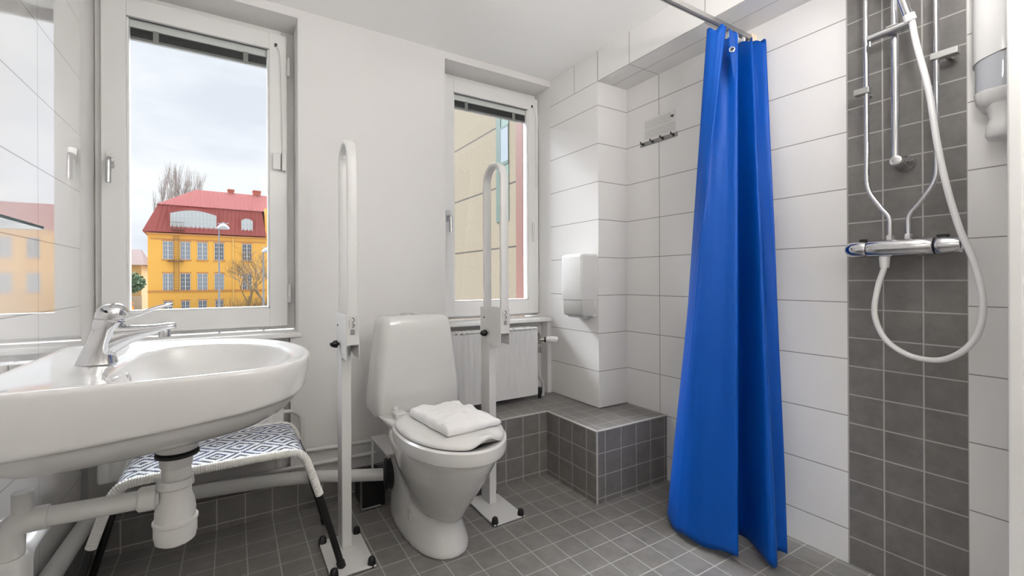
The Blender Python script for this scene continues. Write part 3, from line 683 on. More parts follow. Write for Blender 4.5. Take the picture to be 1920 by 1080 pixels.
# side mounting bosses
for s in (-1, 1):
    loft(bm, [[Vector((TX+s*q, 1.72+.045*math.cos(2*PI*k/20)*f_, .085+.045*f_*math.sin(2*PI*k/20))) for k in range(20)] for q, f_ in ((.04, 1), (.10, .8))])
to = obj('bowl', bm, m_porc, toi, smooth=0)
rm = to.modifiers.new('rm', 'REMESH'); rm.mode = 'VOXEL'; rm.voxel_size = .006; rm.use_smooth_shade = True
sm = to.modifiers.new('sm', 'SMOOTH'); sm.factor = .5; sm.iterations = 14
for s in (-1, 1):
    bm = bmesh.new(); lathe(bm, [(.016, 0), (.015, .004), (.010, .007)], (TX+s*.098, 1.715, .088), (s, 0, .12), 20); obj('bolt_cover', bm, m_porc, toi)
# soft crease on the bowl side
bm = bmesh.new()
# cistern
def cist(z, hw, y0, y1, r=.045, bow=.012):
    pts = rrect(TX+.005, (y0+y1)/2, hw, (y1-y0)/2, r, z, 8)
    out_ = []
    for p in pts:
        q = p.copy(); u_ = (q.x-TX)/hw
        if q.y < (y0+y1)/2: q.y -= bow*(1-u_*u_)
        out_.append(q)
    return out_
loft(bm, [cist(.452, .192, 1.885, 2.045, .03), cist(.47, .199, 1.87, 2.05, .03), cist(.56, .196, 1.872, 2.05, .035), cist(.68, .184, 1.878, 2.048, .035), cist(.80, .169, 1.886, 2.045, .035), cist(.848, .162, 1.890, 2.042, .035), cist(.866, .155, 1.897, 2.036, .035), cist(.876, .140, 1.912, 2.022, .03), cist(.879, .10, 1.94, 2.0, .02)])
obj('cistern', bm, m_porc, toi, smooth=50)
bm = bmesh.new(); lathe(bm, [(.034, 0), (.034, .004), (.028, .008), (.004, .009)], (TX-.02, 1.965, .877), seg=28); obj('flush_button', bm, m_chrome, toi)
bm = bmesh.new()
def ringseat(yb, yf, hw, z, n=48): return egg(TX, yb, yf, hw, z, n)
loft(bm, [egg(TX, 1.73, 1.345, .125, .420), egg(TX, 1.80, 1.292, .178, .420), egg(TX, 1.80, 1.280, .190, .425), egg(TX, 1.80, 1.274, .194, .445), egg(TX, 1.80, 1.276, .193, .468), egg(TX, 1.795, 1.284, .186, .474), egg(TX, 1.79, 1.298, .172, .472), egg(TX, 1.73, 1.35, .118, .455), egg(TX, 1.73, 1.345, .125, .420)], False, False)
obj('seat_ring', bm, m_plastic, toi, smooth=45)
# lid with a finger notch at the front
def lidring(off, z, dome=0):
    pts = egg(TX, 1.785-off, 1.288+off, .184-off, z, 96); r_ = []
    for p in pts:
        q = p.copy(); dx = (q.x-(TX+.022))/.075
        if q.y < 1.45 and abs(dx) < 1: lift = .5+.5*math.cos(PI*dx); q.z += .027*lift*max(0, 1-off/.05)
        r_.append(q)
    return r_
bm = bmesh.new(); loft(bm, [lidring(.006, .4762), lidring(0, .478), lidring(.0, .484), lidring(.008, .492), lidring(.03, .4975), lidring(.07, .500), lidring(.12, .501)])
obj('lid', bm, m_plastic, toi, smooth=45)
bm = bmesh.new(); box(bm, TX-.135, TX-.085, 1.785, 1.835, .46, .486); box(bm, TX+.085, TX+.135, 1.785, 1.835, .46, .486); split_obj('hinge', bm, m_plastic, toi, bevel=.006)
bm = bmesh.new(); lathe(bm, [(.010, 0), (.010, .004), (.004, .004)], (TX-.11, 1.858, .487), (0, -1, .3), 16); obj('hinge_bolt', bm, m_plastic, toi)

# folded cotton on the lid
def folded(cx, cy, z, hx, hy, h, rot, seed, label, cat):
    random.seed(seed); bm = bmesh.new(); nx, ny_ = 46, 40; top = []; bot = []
    R_ = Matrix.Rotation(rot, 3, 'Z')
    def wob(u, v): return noise.noise(Vector((u*2.2+seed, v*2.2, seed*.3)))
    for i in range(nx+1):
        a = []; b_ = []
        for j in range(ny_+1):
            u = -1+2*i/nx; v = -1+2*j/ny_; e_ = max(abs(u), abs(v))
            x = u*hx*(1+.05*wob(v, 5)); y = v*hy*(1+.07*wob(u, 9))
            # rounded sides plus long soft ridges
            prof = (1-max(0, (e_-.86)/.14)**2.4)**.5 if e_ < 1 else 0
            n1 = noise.noise(Vector((x*16+seed, y*26, 1.5)))*.015+noise.noise(Vector((x*45, y*60+seed, 4)))*.0035+.008*abs(noise.noise(Vector((x*9+y*14, y*5-x*6, seed+8))))
            zt = z+h*.5+(h*.5+n1)*max(prof, .0)-.006*(u*.5+.5)
            p = R_@Vector((x, y, 0)); a.append(bm.verts.new((cx+p.x, cy+p.y, zt)))
            k = .97 if e_ > .95 else 1; q = R_@Vector((x*k, y*k, 0))
            b_.append(bm.verts.new((cx+q.x, cy+q.y, z+(.004 if e_ > .98 else 0))))
        top.append(a); bot.append(b_)
    for i in range(nx):
        for j in range(ny_):
            bm.faces.new((top[i][j], top[i+1][j], top[i+1][j+1], top[i][j+1])); bm.faces.new((bot[i][j+1], bot[i+1][j+1], bot[i+1][j], bot[i][j]))
    for i in range(nx): bm.faces.new((top[i][0], bot[i][0], bot[i+1][0], top[i+1][0])); bm.faces.new((top[i+1][ny_], bot[i+1][ny_], bot[i][ny_], top[i][ny_]))
    for j in range(ny_): bm.faces.new((top[0][j+1], bot[0][j+1], bot[0][j], top[0][j])); bm.faces.new((top[nx][j], bot[nx][j], bot[nx][j+1], top[nx][j+1]))
    o = obj('folded_towel', bm, m_cloth, smooth=80); tag(o, label, cat); return o
folded(.715, 1.535, .5022, .115, .150, .034, math.radians(6), 3, 'white crumpled folded towel lying on the toilet lid', 'towel')

# ------------------------------------------------------------------ dispensers
td = empty('toilet_paper_dispenser', (1.64, 1.88, .83)); tag(td, 'white plastic paper dispenser on the tiled column beside the right window', 'paper dispenser')
def xrr(x0, x1, y0, y1, r, z): # rounded toward -x
    pts = []
    for (sy_, a0) in ((-1, 180), (1, 90)):
        cx__, cy__ = x0+r, (y0+r if sy_ < 0 else y1-r); rg = range(6) if sy_ > 0 else range(6)
        a_ = [math.radians(270-18*k) for k in rg] if sy_ < 0 else [math.radians(180-18*k) for k in rg]
        pts += [Vector((cx__+r*math.cos(a), cy__+r*math.sin(a), z)) for a in a_]
    return pts+[Vector((min(x1, 1.697), y1, z)), Vector((min(x1, 1.697), y0, z))]
bm = bmesh.new(); loft(bm, [xrr(1.585, 1.700, 1.802, 1.968, .014, .925), xrr(1.583, 1.700, 1.800, 1.970, .014, .93), xrr(1.583, 1.700, 1.800, 1.970, .014, 1.155), xrr(1.587, 1.700, 1.803, 1.967, .014, 1.168), xrr(1.600, 1.700, 1.812, 1.958, .012, 1.174)])
obj('cover', bm, m_plastic, td, smooth=50)
bm = bmesh.new(); loft(bm, [xrr(1.600, 1.700, 1.806, 1.962, .012, .838), xrr(1.592, 1.700, 1.803, 1.965, .012, .846), xrr(1.588, 1.672, 1.803, 1.966, .012, .926)]); obj('lower_tray', bm, mat('pale_grey_plastic', srgb(196, 195, 192), .3), td, smooth=50)
bm = bmesh.new(); box(bm, 1.668, 1.697, 1.804, 1.966, .832, 1.165); obj('back_plate', bm, m_plastic, td, bevel=.003)
bm = bmesh.new(); tube(bm, [(1.63, 1.82, .842), (1.63, 1.95, .842)], .018, 20); obj('paper_edge', bm, m_cloth, td)

sd = empty('soap_dispenser', (1.86, .35, 1.45)); tag(sd, 'white soap dispenser with a clear window high on the wall at the right edge', 'soap dispenser')
sc = (1.9155, .352)
def sring(z, rx, ry, cx=0, n=28):  # half-rounded body against the wall
    pts = []
    for k in range(n+1):
        a = PI*k/n+PI/2; c, s = math.cos(a), math.sin(a)
        pts.append(Vector((sc[0]+rx*math.copysign(abs(c)**.55, c), sc[1]+ry*math.copysign(abs(s)**.75, s), z)))
    return pts
bm = bmesh.new()
r = [sring(1.645, .100, .055), sring(1.70, .102, .0555), sring(1.90, .100, .055), sring(1.95, .088, .050), sring(1.965, .06, .04)]
for p in r[0]: p.z += .028*((sc[1]+.055-p.y)/.11)-.0
loft(bm, r); obj('cover', bm, m_plastic, sd, smooth=50)
bm = bmesh.new(); loft(bm, [sring(1.55, .096, .051), sring(1.66, .096, .051)]); obj('clear_window', bm, m_greyclear, sd, smooth=50)
bm = bmesh.new(); loft(bm, [sring(1.512, .045, .025), sring(1.520, .078, .042), sring(1.535, .094, .049), sring(1.562, .099, .0525), sring(1.564, .097, .0515)]); obj('lower_body', bm, m_plastic, sd, smooth=50)
bm = bmesh.new(); lathe(bm, [(.012, 1.425), (.030, 1.427), (.036, 1.440), (.034, 1.465), (.027, 1.485), (.030, 1.505), (.036, 1.525)], (1.865, .345, 0), seg=28); obj('pump_lever', bm, m_plastic, sd, smooth=60)

# ------------------------------------------------------------------ notice and hook strip
nb = empty('notice', (XR, 1.564, 1.795)); tag(nb, 'small pale printed notice stuck on the white wall tiles above the hook strip', 'notice')
obj('sheet', B(XR-.0012, XR, 1.464, 1.664, 1.785, 1.893), m_sheet, nb, smooth=0)
bm = bmesh.new(); random.seed(5)
for k in range(13):
    z_ = 1.882-.0073*k; y_ = 1.657
    if k == 6: continue
    while y_ > (1.50 if k < 6 else 1.475):
        wd = random.uniform(.006, .02); box(bm, XR-.0016, XR-.0012, max(y_-wd, 1.47), y_, z_-.0024, z_); y_ -= wd+.003
obj('text_lines', bm, m_greyink, nb, smooth=0)
bm = bmesh.new(); zc_, yc_ = 1.861, 1.484
bird = [(-.012, .004), (-.004, .004), (-.010, .013), (.002, .006), (.006, .012), (.007, .005), (.013, .003), (.006, -.001), (.003, -.008), (-.001, -.002), (-.010, -.001)]
loft(bm, [[Vector((XR-.0019, yc_-a, zc_+b_)) for a, b_ in bird], [Vector((XR-.0012, yc_-a, zc_+b_)) for a, b_ in bird]]); obj('bird_symbol', bm, m_ink, nb, smooth=0)
hk = empty('hook_strip', (XR, 1.57, 1.76)); tag(hk, 'short steel strip with four small hooks below the notice', 'hook strip')
obj('strip', B(XR-.003, XR, 1.452, 1.69, 1.752, 1.776), mat('grey_brushed_strip', (.35, .345, .34), .45, metal=.8), hk, bevel=.001)
for y_ in (1.475, 1.54, 1.605, 1.668):
    bm = bmesh.new(); tube(bm, fillet([(XR-.003, y_, 1.768), (XR-.022, y_, 1.764), (XR-.026, y_, 1.776)], .008), .0035, 8); lathe(bm, [(.006, 0), (.006, .003)], (XR-.003, y_, 1.762), (-1, 0, 0), 12); obj('hook', bm, mat('dark_hook_metal', (.08, .08, .08), .35, metal=1), hk)

# ------------------------------------------------------------------ curtain rail and curtain
cr_ = empty('curtain_rail', (1.4, 1.085, 2.04)); tag(cr_, 'slim metal shower curtain rail fixed high on the shower wall', 'curtain rail')
bm = bmesh.new(); box(bm, .70, 1.885, 1.062, 1.066, 2.045, 2.062); box(bm, .70, 1.885, 1.078, 1.082, 2.045, 2.062); box(bm, .70, 1.885, 1.062, 1.082, 2.060, 2.064); obj('rail', bm, mat('anodised_rail', (.5, .49, .48), .3, metal=1), cr_, bevel=.0008)
bm = bmesh.new(); box(bm, .70, 1.885, 1.0665, 1.0775, 2.050, 2.0595); obj('rail_channel', bm, m_plastic, cr_, smooth=0)
bm = bmesh.new(); box(bm, 1.883, 1.9155, 1.057, 1.087, 2.038, 2.072); obj('wall_socket', bm, m_cream, cr_, bevel=.003)
bm = bmesh.new(); tube(bm, [(.75, 1.072, 2.064), (.75, 1.072, ZC)], .006, 12); obj('hanger', bm, m_chrome, cr_)
for gx in (1.70, 1.745, 1.79, 1.84):
    bm = bmesh.new(); box(bm, gx-.006, gx+.006, 1.067, 1.077, 2.018, 2.052); obj('glider', bm, m_plastic, cr_, bevel=.002)
def curtain():
    root = empty('shower_curtain', (1.7, 1.08, .02)); tag(root, 'bright blue shower curtain gathered against the tiled shower wall', 'shower curtain')
    bot = [(1.735, .985), (1.765, .905), (1.742, .862), (1.712, .905), (1.690, .918), (1.655, .852), (1.628, .868), (1.715, 1.005), (1.715, 1.075), (1.655, 1.03), (1.572, .946), (1.548, 1.01), (1.521, 1.085), (1.524, 1.16), (1.548, 1.215), (1.585, 1.26), (1.64, 1.30), (1.70, 1.31)]
    top = [(1.895, 1.020), (1.893, 1.040), (1.885, 1.005), (1.870, 1.050), (1.855, 1.100), (1.840, 1.050), (1.822, 1.030), (1.835, 1.110), (1.815, 1.150), (1.775, 1.105), (1.740, 1.038), (1.725, 1.070), (1.700, 1.105), (1.680, 1.085), (1.665, 1.045), (1.645, 1.030), (1.628, 1.050), (1.618, 1.090)]
    B_ = smooth_path([(x, y, 0) for x, y in bot], 9); T_ = smooth_path([(x, y, 0) for x, y in top], 9)
    nz_ = 90; bm = bmesh.new(); g = []
    for i in range(nz_+1):
        t = i/nz_; z = .018+t*(2.018-.018); row = []
        # the gather loosens fast below the hooks and hangs nearly straight after
        s = 1-(1-t)**1.0
        s = t**1.05
        for j, (b_, q) in enumerate(zip(B_, T_)):
            p = b_.lerp(q, s)
            am = .005*math.sin(PI*min(1, t*1.2))*noise.noise(Vector((j*.09, t*3.2, 2.1)))+.002*noise.noise(Vector((j*.21, t*7, 9)))
            nrm = Vector((-.75, -.66, 0))
            p = p+nrm*am*2
            zt = z+(.010*math.sin(j*.55) if i == nz_ else 0)
            # hem sags slightly: lowest at the fold tips, lifted between them
            if i < 6: zt += .006*(1+math.sin(j*.35))*(1-i/6)
            if p.x > XR-.014: p.x = XR-.014
            row.append(bm.verts.new((p.x, p.y, zt)))
        g.append(row)
    for i in range(nz_):
        for j in range(len(B_)-1): bm.faces.new((g[i][j], g[i][j+1], g[i+1][j+1], g[i+1][j]))
    m = bpy.data.materials.new('blue_curtain_fabric'); m.use_nodes = True; t_ = m.node_tree; b = t_.nodes['Principled BSDF']
    b.inputs['Base Color'].default_value = (.0, .070, .38, 1); b.inputs['Roughness'].default_value = .45; b.inputs['Specular IOR Level'].default_value = .25
    b.inputs['Sheen Weight'].default_value = 0
    tcn = N(t_, 'ShaderNodeTexCoord'); vo = N(t_, 'ShaderNodeTexVoronoi'); vo.inputs['Scale'].default_value = 260; bp = N(t_, 'ShaderNodeBump'); bp.inputs['Strength'].default_value = .25; bp.inputs['Distance'].default_value = .0015
    t_.links.new(tcn.outputs['Object'], vo.inputs['Vector']); t_.links.new(vo.outputs['Distance'], bp.inputs['Height']); t_.links.new(bp.outputs[0], b.inputs['Normal'])
    o = obj('fabric', bm, m, root, smooth=180, recalc=False); so = o.modifiers.new('thick', 'SOLIDIFY'); so.thickness = .0012
    # turned-over corner with an eyelet
    bm = bmesh.new(); ps = [(1.652, 1.018, 2.005), (1.690, 1.022, 2.0), (1.700, 1.018, 1.90), (1.672, 1.012, 1.80), (1.645, 1.012, 1.93)]
    vs = [bm.verts.new(p) for p in ps]; bm.faces.new(vs); o2 = obj('folded_corner', bm, m, root, smooth=0); so = o2.modifiers.new('thick', 'SOLIDIFY'); so.thickness = .002
    bm = bmesh.new(); ce = Vector((1.652, 1.008, 1.918)); nrm = Vector((-.84, -.52, -.0)).normalized(); x_, y_ = frame_of(nrm)
    tube(bm, [ce+x_*.0085*math.cos(2*PI*k/20)+y_*.0085*math.sin(2*PI*k/20) for k in range(20)], .0026, 8, closed=True); obj('eyelet', bm, m_chrome, root)
    bm = bmesh.new(); lathe(bm, [(.006, 0), (.006, .001)], ce, nrm, 16); obj('eyelet_hole', bm, m_ink, root)
curtain()

# ------------------------------------------------------------------ shower set
sh = empty('shower_mixer', (1.85, .58, 1.10)); tag(sh, 'chrome thermostatic shower mixer with two riser pipes on the dark tile strip', 'shower mixer')
mx_, mz_ = 1.852, 1.133
bm = bmesh.new(); lathe(bm, [(.024, -.088), (.0285, -.084), (.0295, -.03), (.0300, .03), (.0285, .075), (.027, .080)], (mx_, .572, mz_), (0, 1, 0), 36)
obj('mixer_body', bm, m_chrome, sh, smooth=50)
bm = bmesh.new(); lathe(bm, [(.0265, .0815), (.0275, .084), (.0285, .095), (.027, .12), (.022, .138), (.012, .145), (.002, .146)], (mx_, .572, mz_), (0, 1, 0), 36); k1 = obj('flow_knob', bm, m_chrome, sh, smooth=50)
bm = bmesh.new(); lathe(bm, [(.0272, .0795), (.0272, .0822)], (mx_, .572, mz_), (0, 1, 0), 32); lathe(bm, [(.0272, .0795), (.0272, .0822)], (mx_, .572-.171, mz_), (0, 1, 0), 32); split_obj('gap_ring', bm, m_black, sh)
bm = bmesh.new(); lathe(bm, [(.0270, .0915), (.029, .095), (.029, .11), (.0255, .135), (.023, .144), (.0185, .145), (.016, .139), (.002, .139)], (mx_, .572, mz_), (0, -1, 0), 36); k2 = obj('temperature_knob', bm, m_chrome, sh, smooth=40)
bm = bmesh.new(); lathe(bm, [(.013, .1395), (.013, .141)], (mx_, .572, mz_), (0, -1, 0), 20); obj('knob_insert', bm, m_ink, k2) if False else obj('knob_insert', bm, m_ink, sh)
bm = bmesh.new(); box(bm, mx_-.012, mx_+.006, .655, .675, mz_+.024, mz_+.034); box(bm, mx_-.012, mx_+.006, .452, .480, mz_+.024, mz_+.034); split_obj('stop_button', bm, m_black, sh, bevel=.003)
for y_ in (.60, .535):
    bm = bmesh.new(); lathe(bm, [(.013, 0), (.013, XR-mx_)], (mx_, y_, mz_+.0), (1, 0, 0), 20); obj('wall_union', bm, m_chrome, sh)
# risers
for (y0_, yb_, nm) in ((.656, .594, 0), (.480, .548, 1)):
    bm = bmesh.new(); xx = 1.852
    tube(bm, fillet([(xx, y0_, 2.104), (xx, y0_, 1.335), (xx, (y0_*.32+yb_*.68), 1.262), (xx, yb_, 1.235), (xx, yb_, 1.165)], .035, 8), .0075, 16); obj('riser_pipe', bm, m_chrome, sh, smooth=60)
    bm = bmesh.new(); lathe(bm, [(.012, 1.155), (.012, 1.172), (.009, 1.176)], (xx, yb_, 0), seg=6); obj('riser_nut', bm, m_alu, sh)
for (ya, yb_, z_) in ((.645, .688, 1.672), (.430, .492, 1.712)):
    bm = bmesh.new(); box(bm, 1.838, 1.866, ya, yb_, z_-.010, z_+.010); box(bm, 1.866, XR, (ya+yb_)/2-.006, (ya+yb_)/2+.006, z_-.006, z_+.006); obj('pipe_bracket', bm, mat('satin_chrome', (.55, .55, .54), .28, metal=1), sh, bevel=.0015)
ra = empty('shower_rail', (1.85, .575, 1.40)); tag(ra, 'chrome vertical slide rail with a hand shower holder between the riser pipes', 'shower rail')
rx_ = 1.842
bm = bmesh.new(); tube(bm, [(rx_, .576, 2.10), (rx_, .576, 1.425)], .0105, 24); obj('rail_tube', bm, m_chrome, ra, smooth=60)
bm = bmesh.new(); lathe(bm, [(.012, -.012), (.016, -.010), (.0165, .012), (.0150, .05), (.026, XR-rx_-.012), (.028, XR-rx_)], (rx_, .573, 1.413), (1, 0, -.0), 32); obj('rail_foot', bm, m_chrome, ra, smooth=50)
bm = bmesh.new(); tube(bm, [(1.815, .638, 1.828), (1.815, .524, 1.832)], .0125, 24); obj('slider', bm, m_chrome, ra, smooth=50)
bm = bmesh.new(); tube(bm, fillet([(1.812, .632, 1.826), (1.812, .632, 1.80)], .001), .0035, 10); box(bm, 1.815, 1.842, .562, .590, 1.823, 1.847); split_obj('slider_clamp', bm, m_alu, ra)
hs = empty('hand_shower', (1.80, .53, 1.84)); tag(hs, 'chrome hand shower handle in the holder with its white hose hanging in a loop', 'hand shower')
bm = bmesh.new(); tube(bm, [(1.805, .531, 1.848), (1.782, .553, 1.95), (1.752, .578, 2.06)], [.0125, .0125, .014], 20); obj('handle', bm, m_chrome, hs, smooth=60)
bm = bmesh.new(); lathe(bm, [(.004, 0), (.03, .008), (.045, .016), (.045, .022)], (1.742, .575, 2.075), (-.85, .1, -.5), 32); obj('spray_head', bm, m_chrome, hs)
bm = bmesh.new(); lathe(bm, [(.0145, 0), (.0155, .006), (.0145, .022)], (1.808, .527, 1.832), (-.2, .18, 1), 20); obj('hose_nut', bm, m_hose, hs)
hose = [(1.81, .525, 1.835), (1.81, .515, 1.76), (1.815, .494, 1.64), (1.82, .484, 1.56), (1.825, .472, 1.44), (1.83, .453, 1.307), (1.83, .426, 1.178), (1.83, .396, 1.075), (1.83, .380, .975), (1.83, .384, .898), (1.83, .404, .843), (1.83, .440, .802), (1.835, .486, .783), (1.84, .549, .791), (1.845, .606, .834), (1.848, .635, .912), (1.85, .627, 1.0), (1.852, .613, 1.058), (1.852, .609, 1.08)]
bm = bmesh.new(); tube(bm, smooth_path(hose, 8), .0085, 16); obj('hose', bm, m_hose, hs, smooth=60)
bm = bmesh.new(); lathe(bm, [(.011, 1.068), (.0125, 1.074), (.0145, 1.10), (.0145, 1.106)], (1.852, .609, 0), seg=22); obj('hose_union', bm, m_hose, hs)

# ------------------------------------------------------------------ added fill lights, out of view, that brighten the room
for i, (x_, y_) in enumerate(FILL_LAMPS):
    cl = empty('fill_light', (x_, y_, ZC)); tag(cl, 'added unseen fill light shaped as a white bowl pendant ' + ('over the middle of the room' if i == 0 else 'near the door'), 'fill light')
    bm = bmesh.new(); lathe(bm, [(.03, -.02), (.055, -.012), (.06, 0)], (x_, y_, ZC), seg=32); obj('base', bm, m_white, cl)
    bm = bmesh.new(); lathe(bm, [(.006, -.38), (.006, -.01)], (x_, y_, ZC), seg=12); obj('stem', bm, m_white, cl)
    em = bpy.data.materials.get('fill_globe') or bpy.data.materials.new('fill_globe'); em.use_nodes = True
    b = em.node_tree.nodes['Principled BSDF']; b.inputs['Emission Color'].default_value = (1, .982, .96, 1); b.inputs['Emission Strength'].default_value = FILL_LAMP; b.inputs['Base Color'].default_value = (.9, .9, .9, 1)
    bm = bmesh.new(); lathe(bm, [(.003, -.224), (.045, -.214), (.078, -.191), (.095, -.155), (.098, -.13), (.09, -.095), (.068, -.062), (.045, -.045)], (x_, y_, ZC-.33), seg=40); obj('globe', bm, em, cl, smooth=60)
    if True:   # each globe sits in an open white bowl that throws its light up
        bm = bmesh.new(); zb = ZC-.33
        lathe(bm, [(.01, -.250), (.08, -.238), (.128, -.195), (.150, -.135), (.146, -.135), (.124, -.192), (.077, -.233), (.01, -.245)], (x_, y_, zb), seg=40); obj('bowl_shade', bm, m_white, cl, smooth=60)

# ================================================================== outside
m_yellow = mat('yellow_render', srgb(222, 168, 78), .85, bump=.2, bscale=3)
m_orange = mat('ochre_trim', srgb(186, 130, 76), .8)
m_roof = mat('red_sheet_roof', srgb(146, 80, 76), .85, spec=.15); m_roof2 = mat('pale_red_sheet_roof', srgb(122, 70, 68), .9, spec=.1)
m_wfr = mat('white_window_frame', srgb(190, 190, 190), .5); m_wgl = mat('dark_window_glass', srgb(130, 138, 146), .2); m_wgd = mat('darker_window_glass', srgb(86, 92, 100), .2)
m_brick = mat('red_brick', srgb(170, 96, 80), .8); m_iron = mat('dark_iron', srgb(110, 84, 66), .6)
GZ = -4.0
tag(obj('street', B(-80, 120, 3.2, 260, GZ-.2, GZ), mat('grey_asphalt', srgb(122, 120, 117), .9, bump=.3, bscale=1), smooth=0), kind=ST)
A0 = Vector((-11.152, 85.955, 0)); DI = Vector((.99825, .05907, 0)); NO = Vector((.05907, -.99825, 0))   # facade direction, outward normal
def fp(s, z, o=0): return A0+DI*s+NO*o+Vector((0, 0, z))
def fbox(bm, s0, s1, z0, z1, o0, o1, mi=0):
    v = [bm.verts.new(fp(s, z, o)) for (s, z, o) in ((s0, z0, o0), (s1, z0, o0), (s1, z0, o1), (s0, z0, o1), (s0, z1, o0), (s1, z1, o0), (s1, z1, o1), (s0, z1, o1))]
    for f in ((0, 3, 2, 1), (4, 5, 6, 7), (0, 1, 5, 4), (1, 2, 6, 5), (2, 3, 7, 6), (3, 0, 4, 7)):
        fc = bm.faces.new([v[i] for i in f]); fc.material_index = mi
yb = empty('yellow_building', (-3, 90, GZ)); tag(yb, 'yellow rendered building with a red sheet-metal mansard roof, seen through the left window', 'building')
bm = bmesh.new(); fbox(bm, 0, 44, GZ, 8.5, -12, 0); fbox(bm, 16.0, 20, 8.5, 13.6, -12, .2); obj('wall', bm, m_yellow, yb, smooth=0)
bm = bmesh.new(); fbox(bm, -.15, 16.2, 8.25, 8.55, -.1, .35); fbox(bm, -.05, 16.05, -.62, -.35, -.05, .12); fbox(bm, .3, 16.0, 7.55, 7.75, -.05, .06); obj('cornice', bm, m_orange, yb, smooth=0)
bm = bmesh.new()
def quad(bm, ps, mi=0):
    f = bm.faces.new([bm.verts.new(p) for p in ps]); f.material_index = mi
def solid(bm, front, back):
    loft(bm, [front, back])
loft(bm, [[fp(-.6, 8.7, .55), fp(16.1, 8.7, .55), fp(16.1, 8.7, -12.5), fp(-.6, 8.7, -12.5)], [fp(-.5, 9.0, .45), fp(16.1, 9.0, .45), fp(16.1, 9.0, -12.4), fp(-.5, 9.0, -12.4)], [fp(1.25, 13.2, -1.1), fp(15.6, 13.2, -1.1), fp(15.6, 13.2, -10.8), fp(1.25, 13.2, -10.8)]])
for k in range(27): fbox(bm, .9+k*.56, .94+k*.56, 12.9, 13.0, -1.1, -1.0)
loft(bm, [[fp(20, 8.5, .5), fp(44.5, 8.5, .5), fp(44.5, 8.5, -12.5), fp(20, 8.5, -12.5)], [fp(20, 12.4, -1.4), fp(43, 12.4, -1.4), fp(43, 12.4, -10.8), fp(20, 12.4, -10.8)]])
rf = obj('roof', bm, m_roof, yb, smooth=0)
bm = bmesh.new()
loft(bm, [[fp(1.05, 13.15, -.9), fp(24, 13.15, -.9), fp(24, 13.15, -11), fp(1.05, 13.15, -11)], [fp(6.1, 16.6, -5), fp(24, 16.6, -5), fp(24, 16.6, -6), fp(6.1, 16.6, -6)]])
obj('upper_roof', bm, m_roof2, yb, smooth=0)
bm = bmesh.new()
for k in range(24):
    s = 1.3+k*.62
    a, b_ = fp(s*.98-.2, 9.0, .50), fp(1.25+(s-.6)*.93, 13.2, -1.06)
    tube(bm, [a, b_], .035, 4)
    t_ = min(1, max(.05, (s-1.0)/5.2)); tube(bm, [fp(s, 13.2, -.88), fp(s+.1, 13.2+3.4*t_, -.88-4.1*t_)], .035, 4)
obj('roof_seam', bm, m_roof, yb)
for s0, s1, z1 in ((10.8, 11.7, 17.3), (14.7, 15.9, 17.5)):
    bm = bmesh.new(); fbox(bm, s0, s1, 15.2, z1, -6.2, -5.2); fbox(bm, s0-.1, s1+.1, z1-.25, z1-.1, -6.3, -5.1); obj('chimney', bm, m_brick, yb, smooth=0)
def bwindow(s0, s1, z0, z1, arched=False, par=yb, o=0, cols=2, rows=3, glass=None):
    bm = bmesh.new(); fbox(bm, s0, s1, z0, z1, o-.05, o+.03)
    w_ = obj('window', bm, glass or m_wgl, par, smooth=0)
    bm = bmesh.new(); t = .07
    fbox(bm, s0, s0+t, z0, z1, o, o+.07); fbox(bm, s1-t, s1, z0, z1, o, o+.07); fbox(bm, s0, s1, z0, z0+t, o, o+.07); fbox(bm, s0, s1, z1-t, z1, o, o+.07)
    for k in range(1, cols): c = s0+(s1-s0)*k/cols; fbox(bm, c-.07, c+.07, z0, z1, o, o+.08)
    for k in range(1, cols*2):
        if k % 2: c = s0+(s1-s0)*k/(cols*2); fbox(bm, c-.02, c+.02, z0, z1, o, o+.06)
    for k in range(1, rows+1): c = z0+(z1-z0)*k/(rows+1); fbox(bm, s0, s1, c-.03, c+.03, o, o+.07)
    obj('glazing_bar', bm, m_wfr, w_, smooth=0)
    bm = bmesh.new(); fbox(bm, s0-.12, s1+.12, z0-.18, z0-.02, o, o+.15); fbox(bm, s0-.1, s1+.1, z1+.02, z1+.22, o, o+.06); split_obj('surround', bm, m_orange, w_, smooth=0)
cols_ = [(1.84, 3.16), (4.06, 5.36), (6.29, 7.64), (8.6, 9.93), (12.54, 13.95)]
gl_ = [m_wgl, m_wgl, m_wgl, m_wgd, m_wgd]
for k, (a, b_) in enumerate(cols_):
    bwindow(a, b_, 4.5, 7.3, glass=gl_[k]); bwindow(a, b_, -.42, 2.28, glass=gl_[(k*2+1) % 5])
    if k < 4: bwindow(a+.1, b_-.1, -3.6, -2.05, rows=1, glass=m_wgd)
for k in range(6):
    a = 22.2+k*2.9; bwindow(a, a+1.35, 4.5, 7.3, glass=gl_[k % 5]); bwindow(a, a+1.35, -.42, 2.28, glass=gl_[(k+2) % 5])
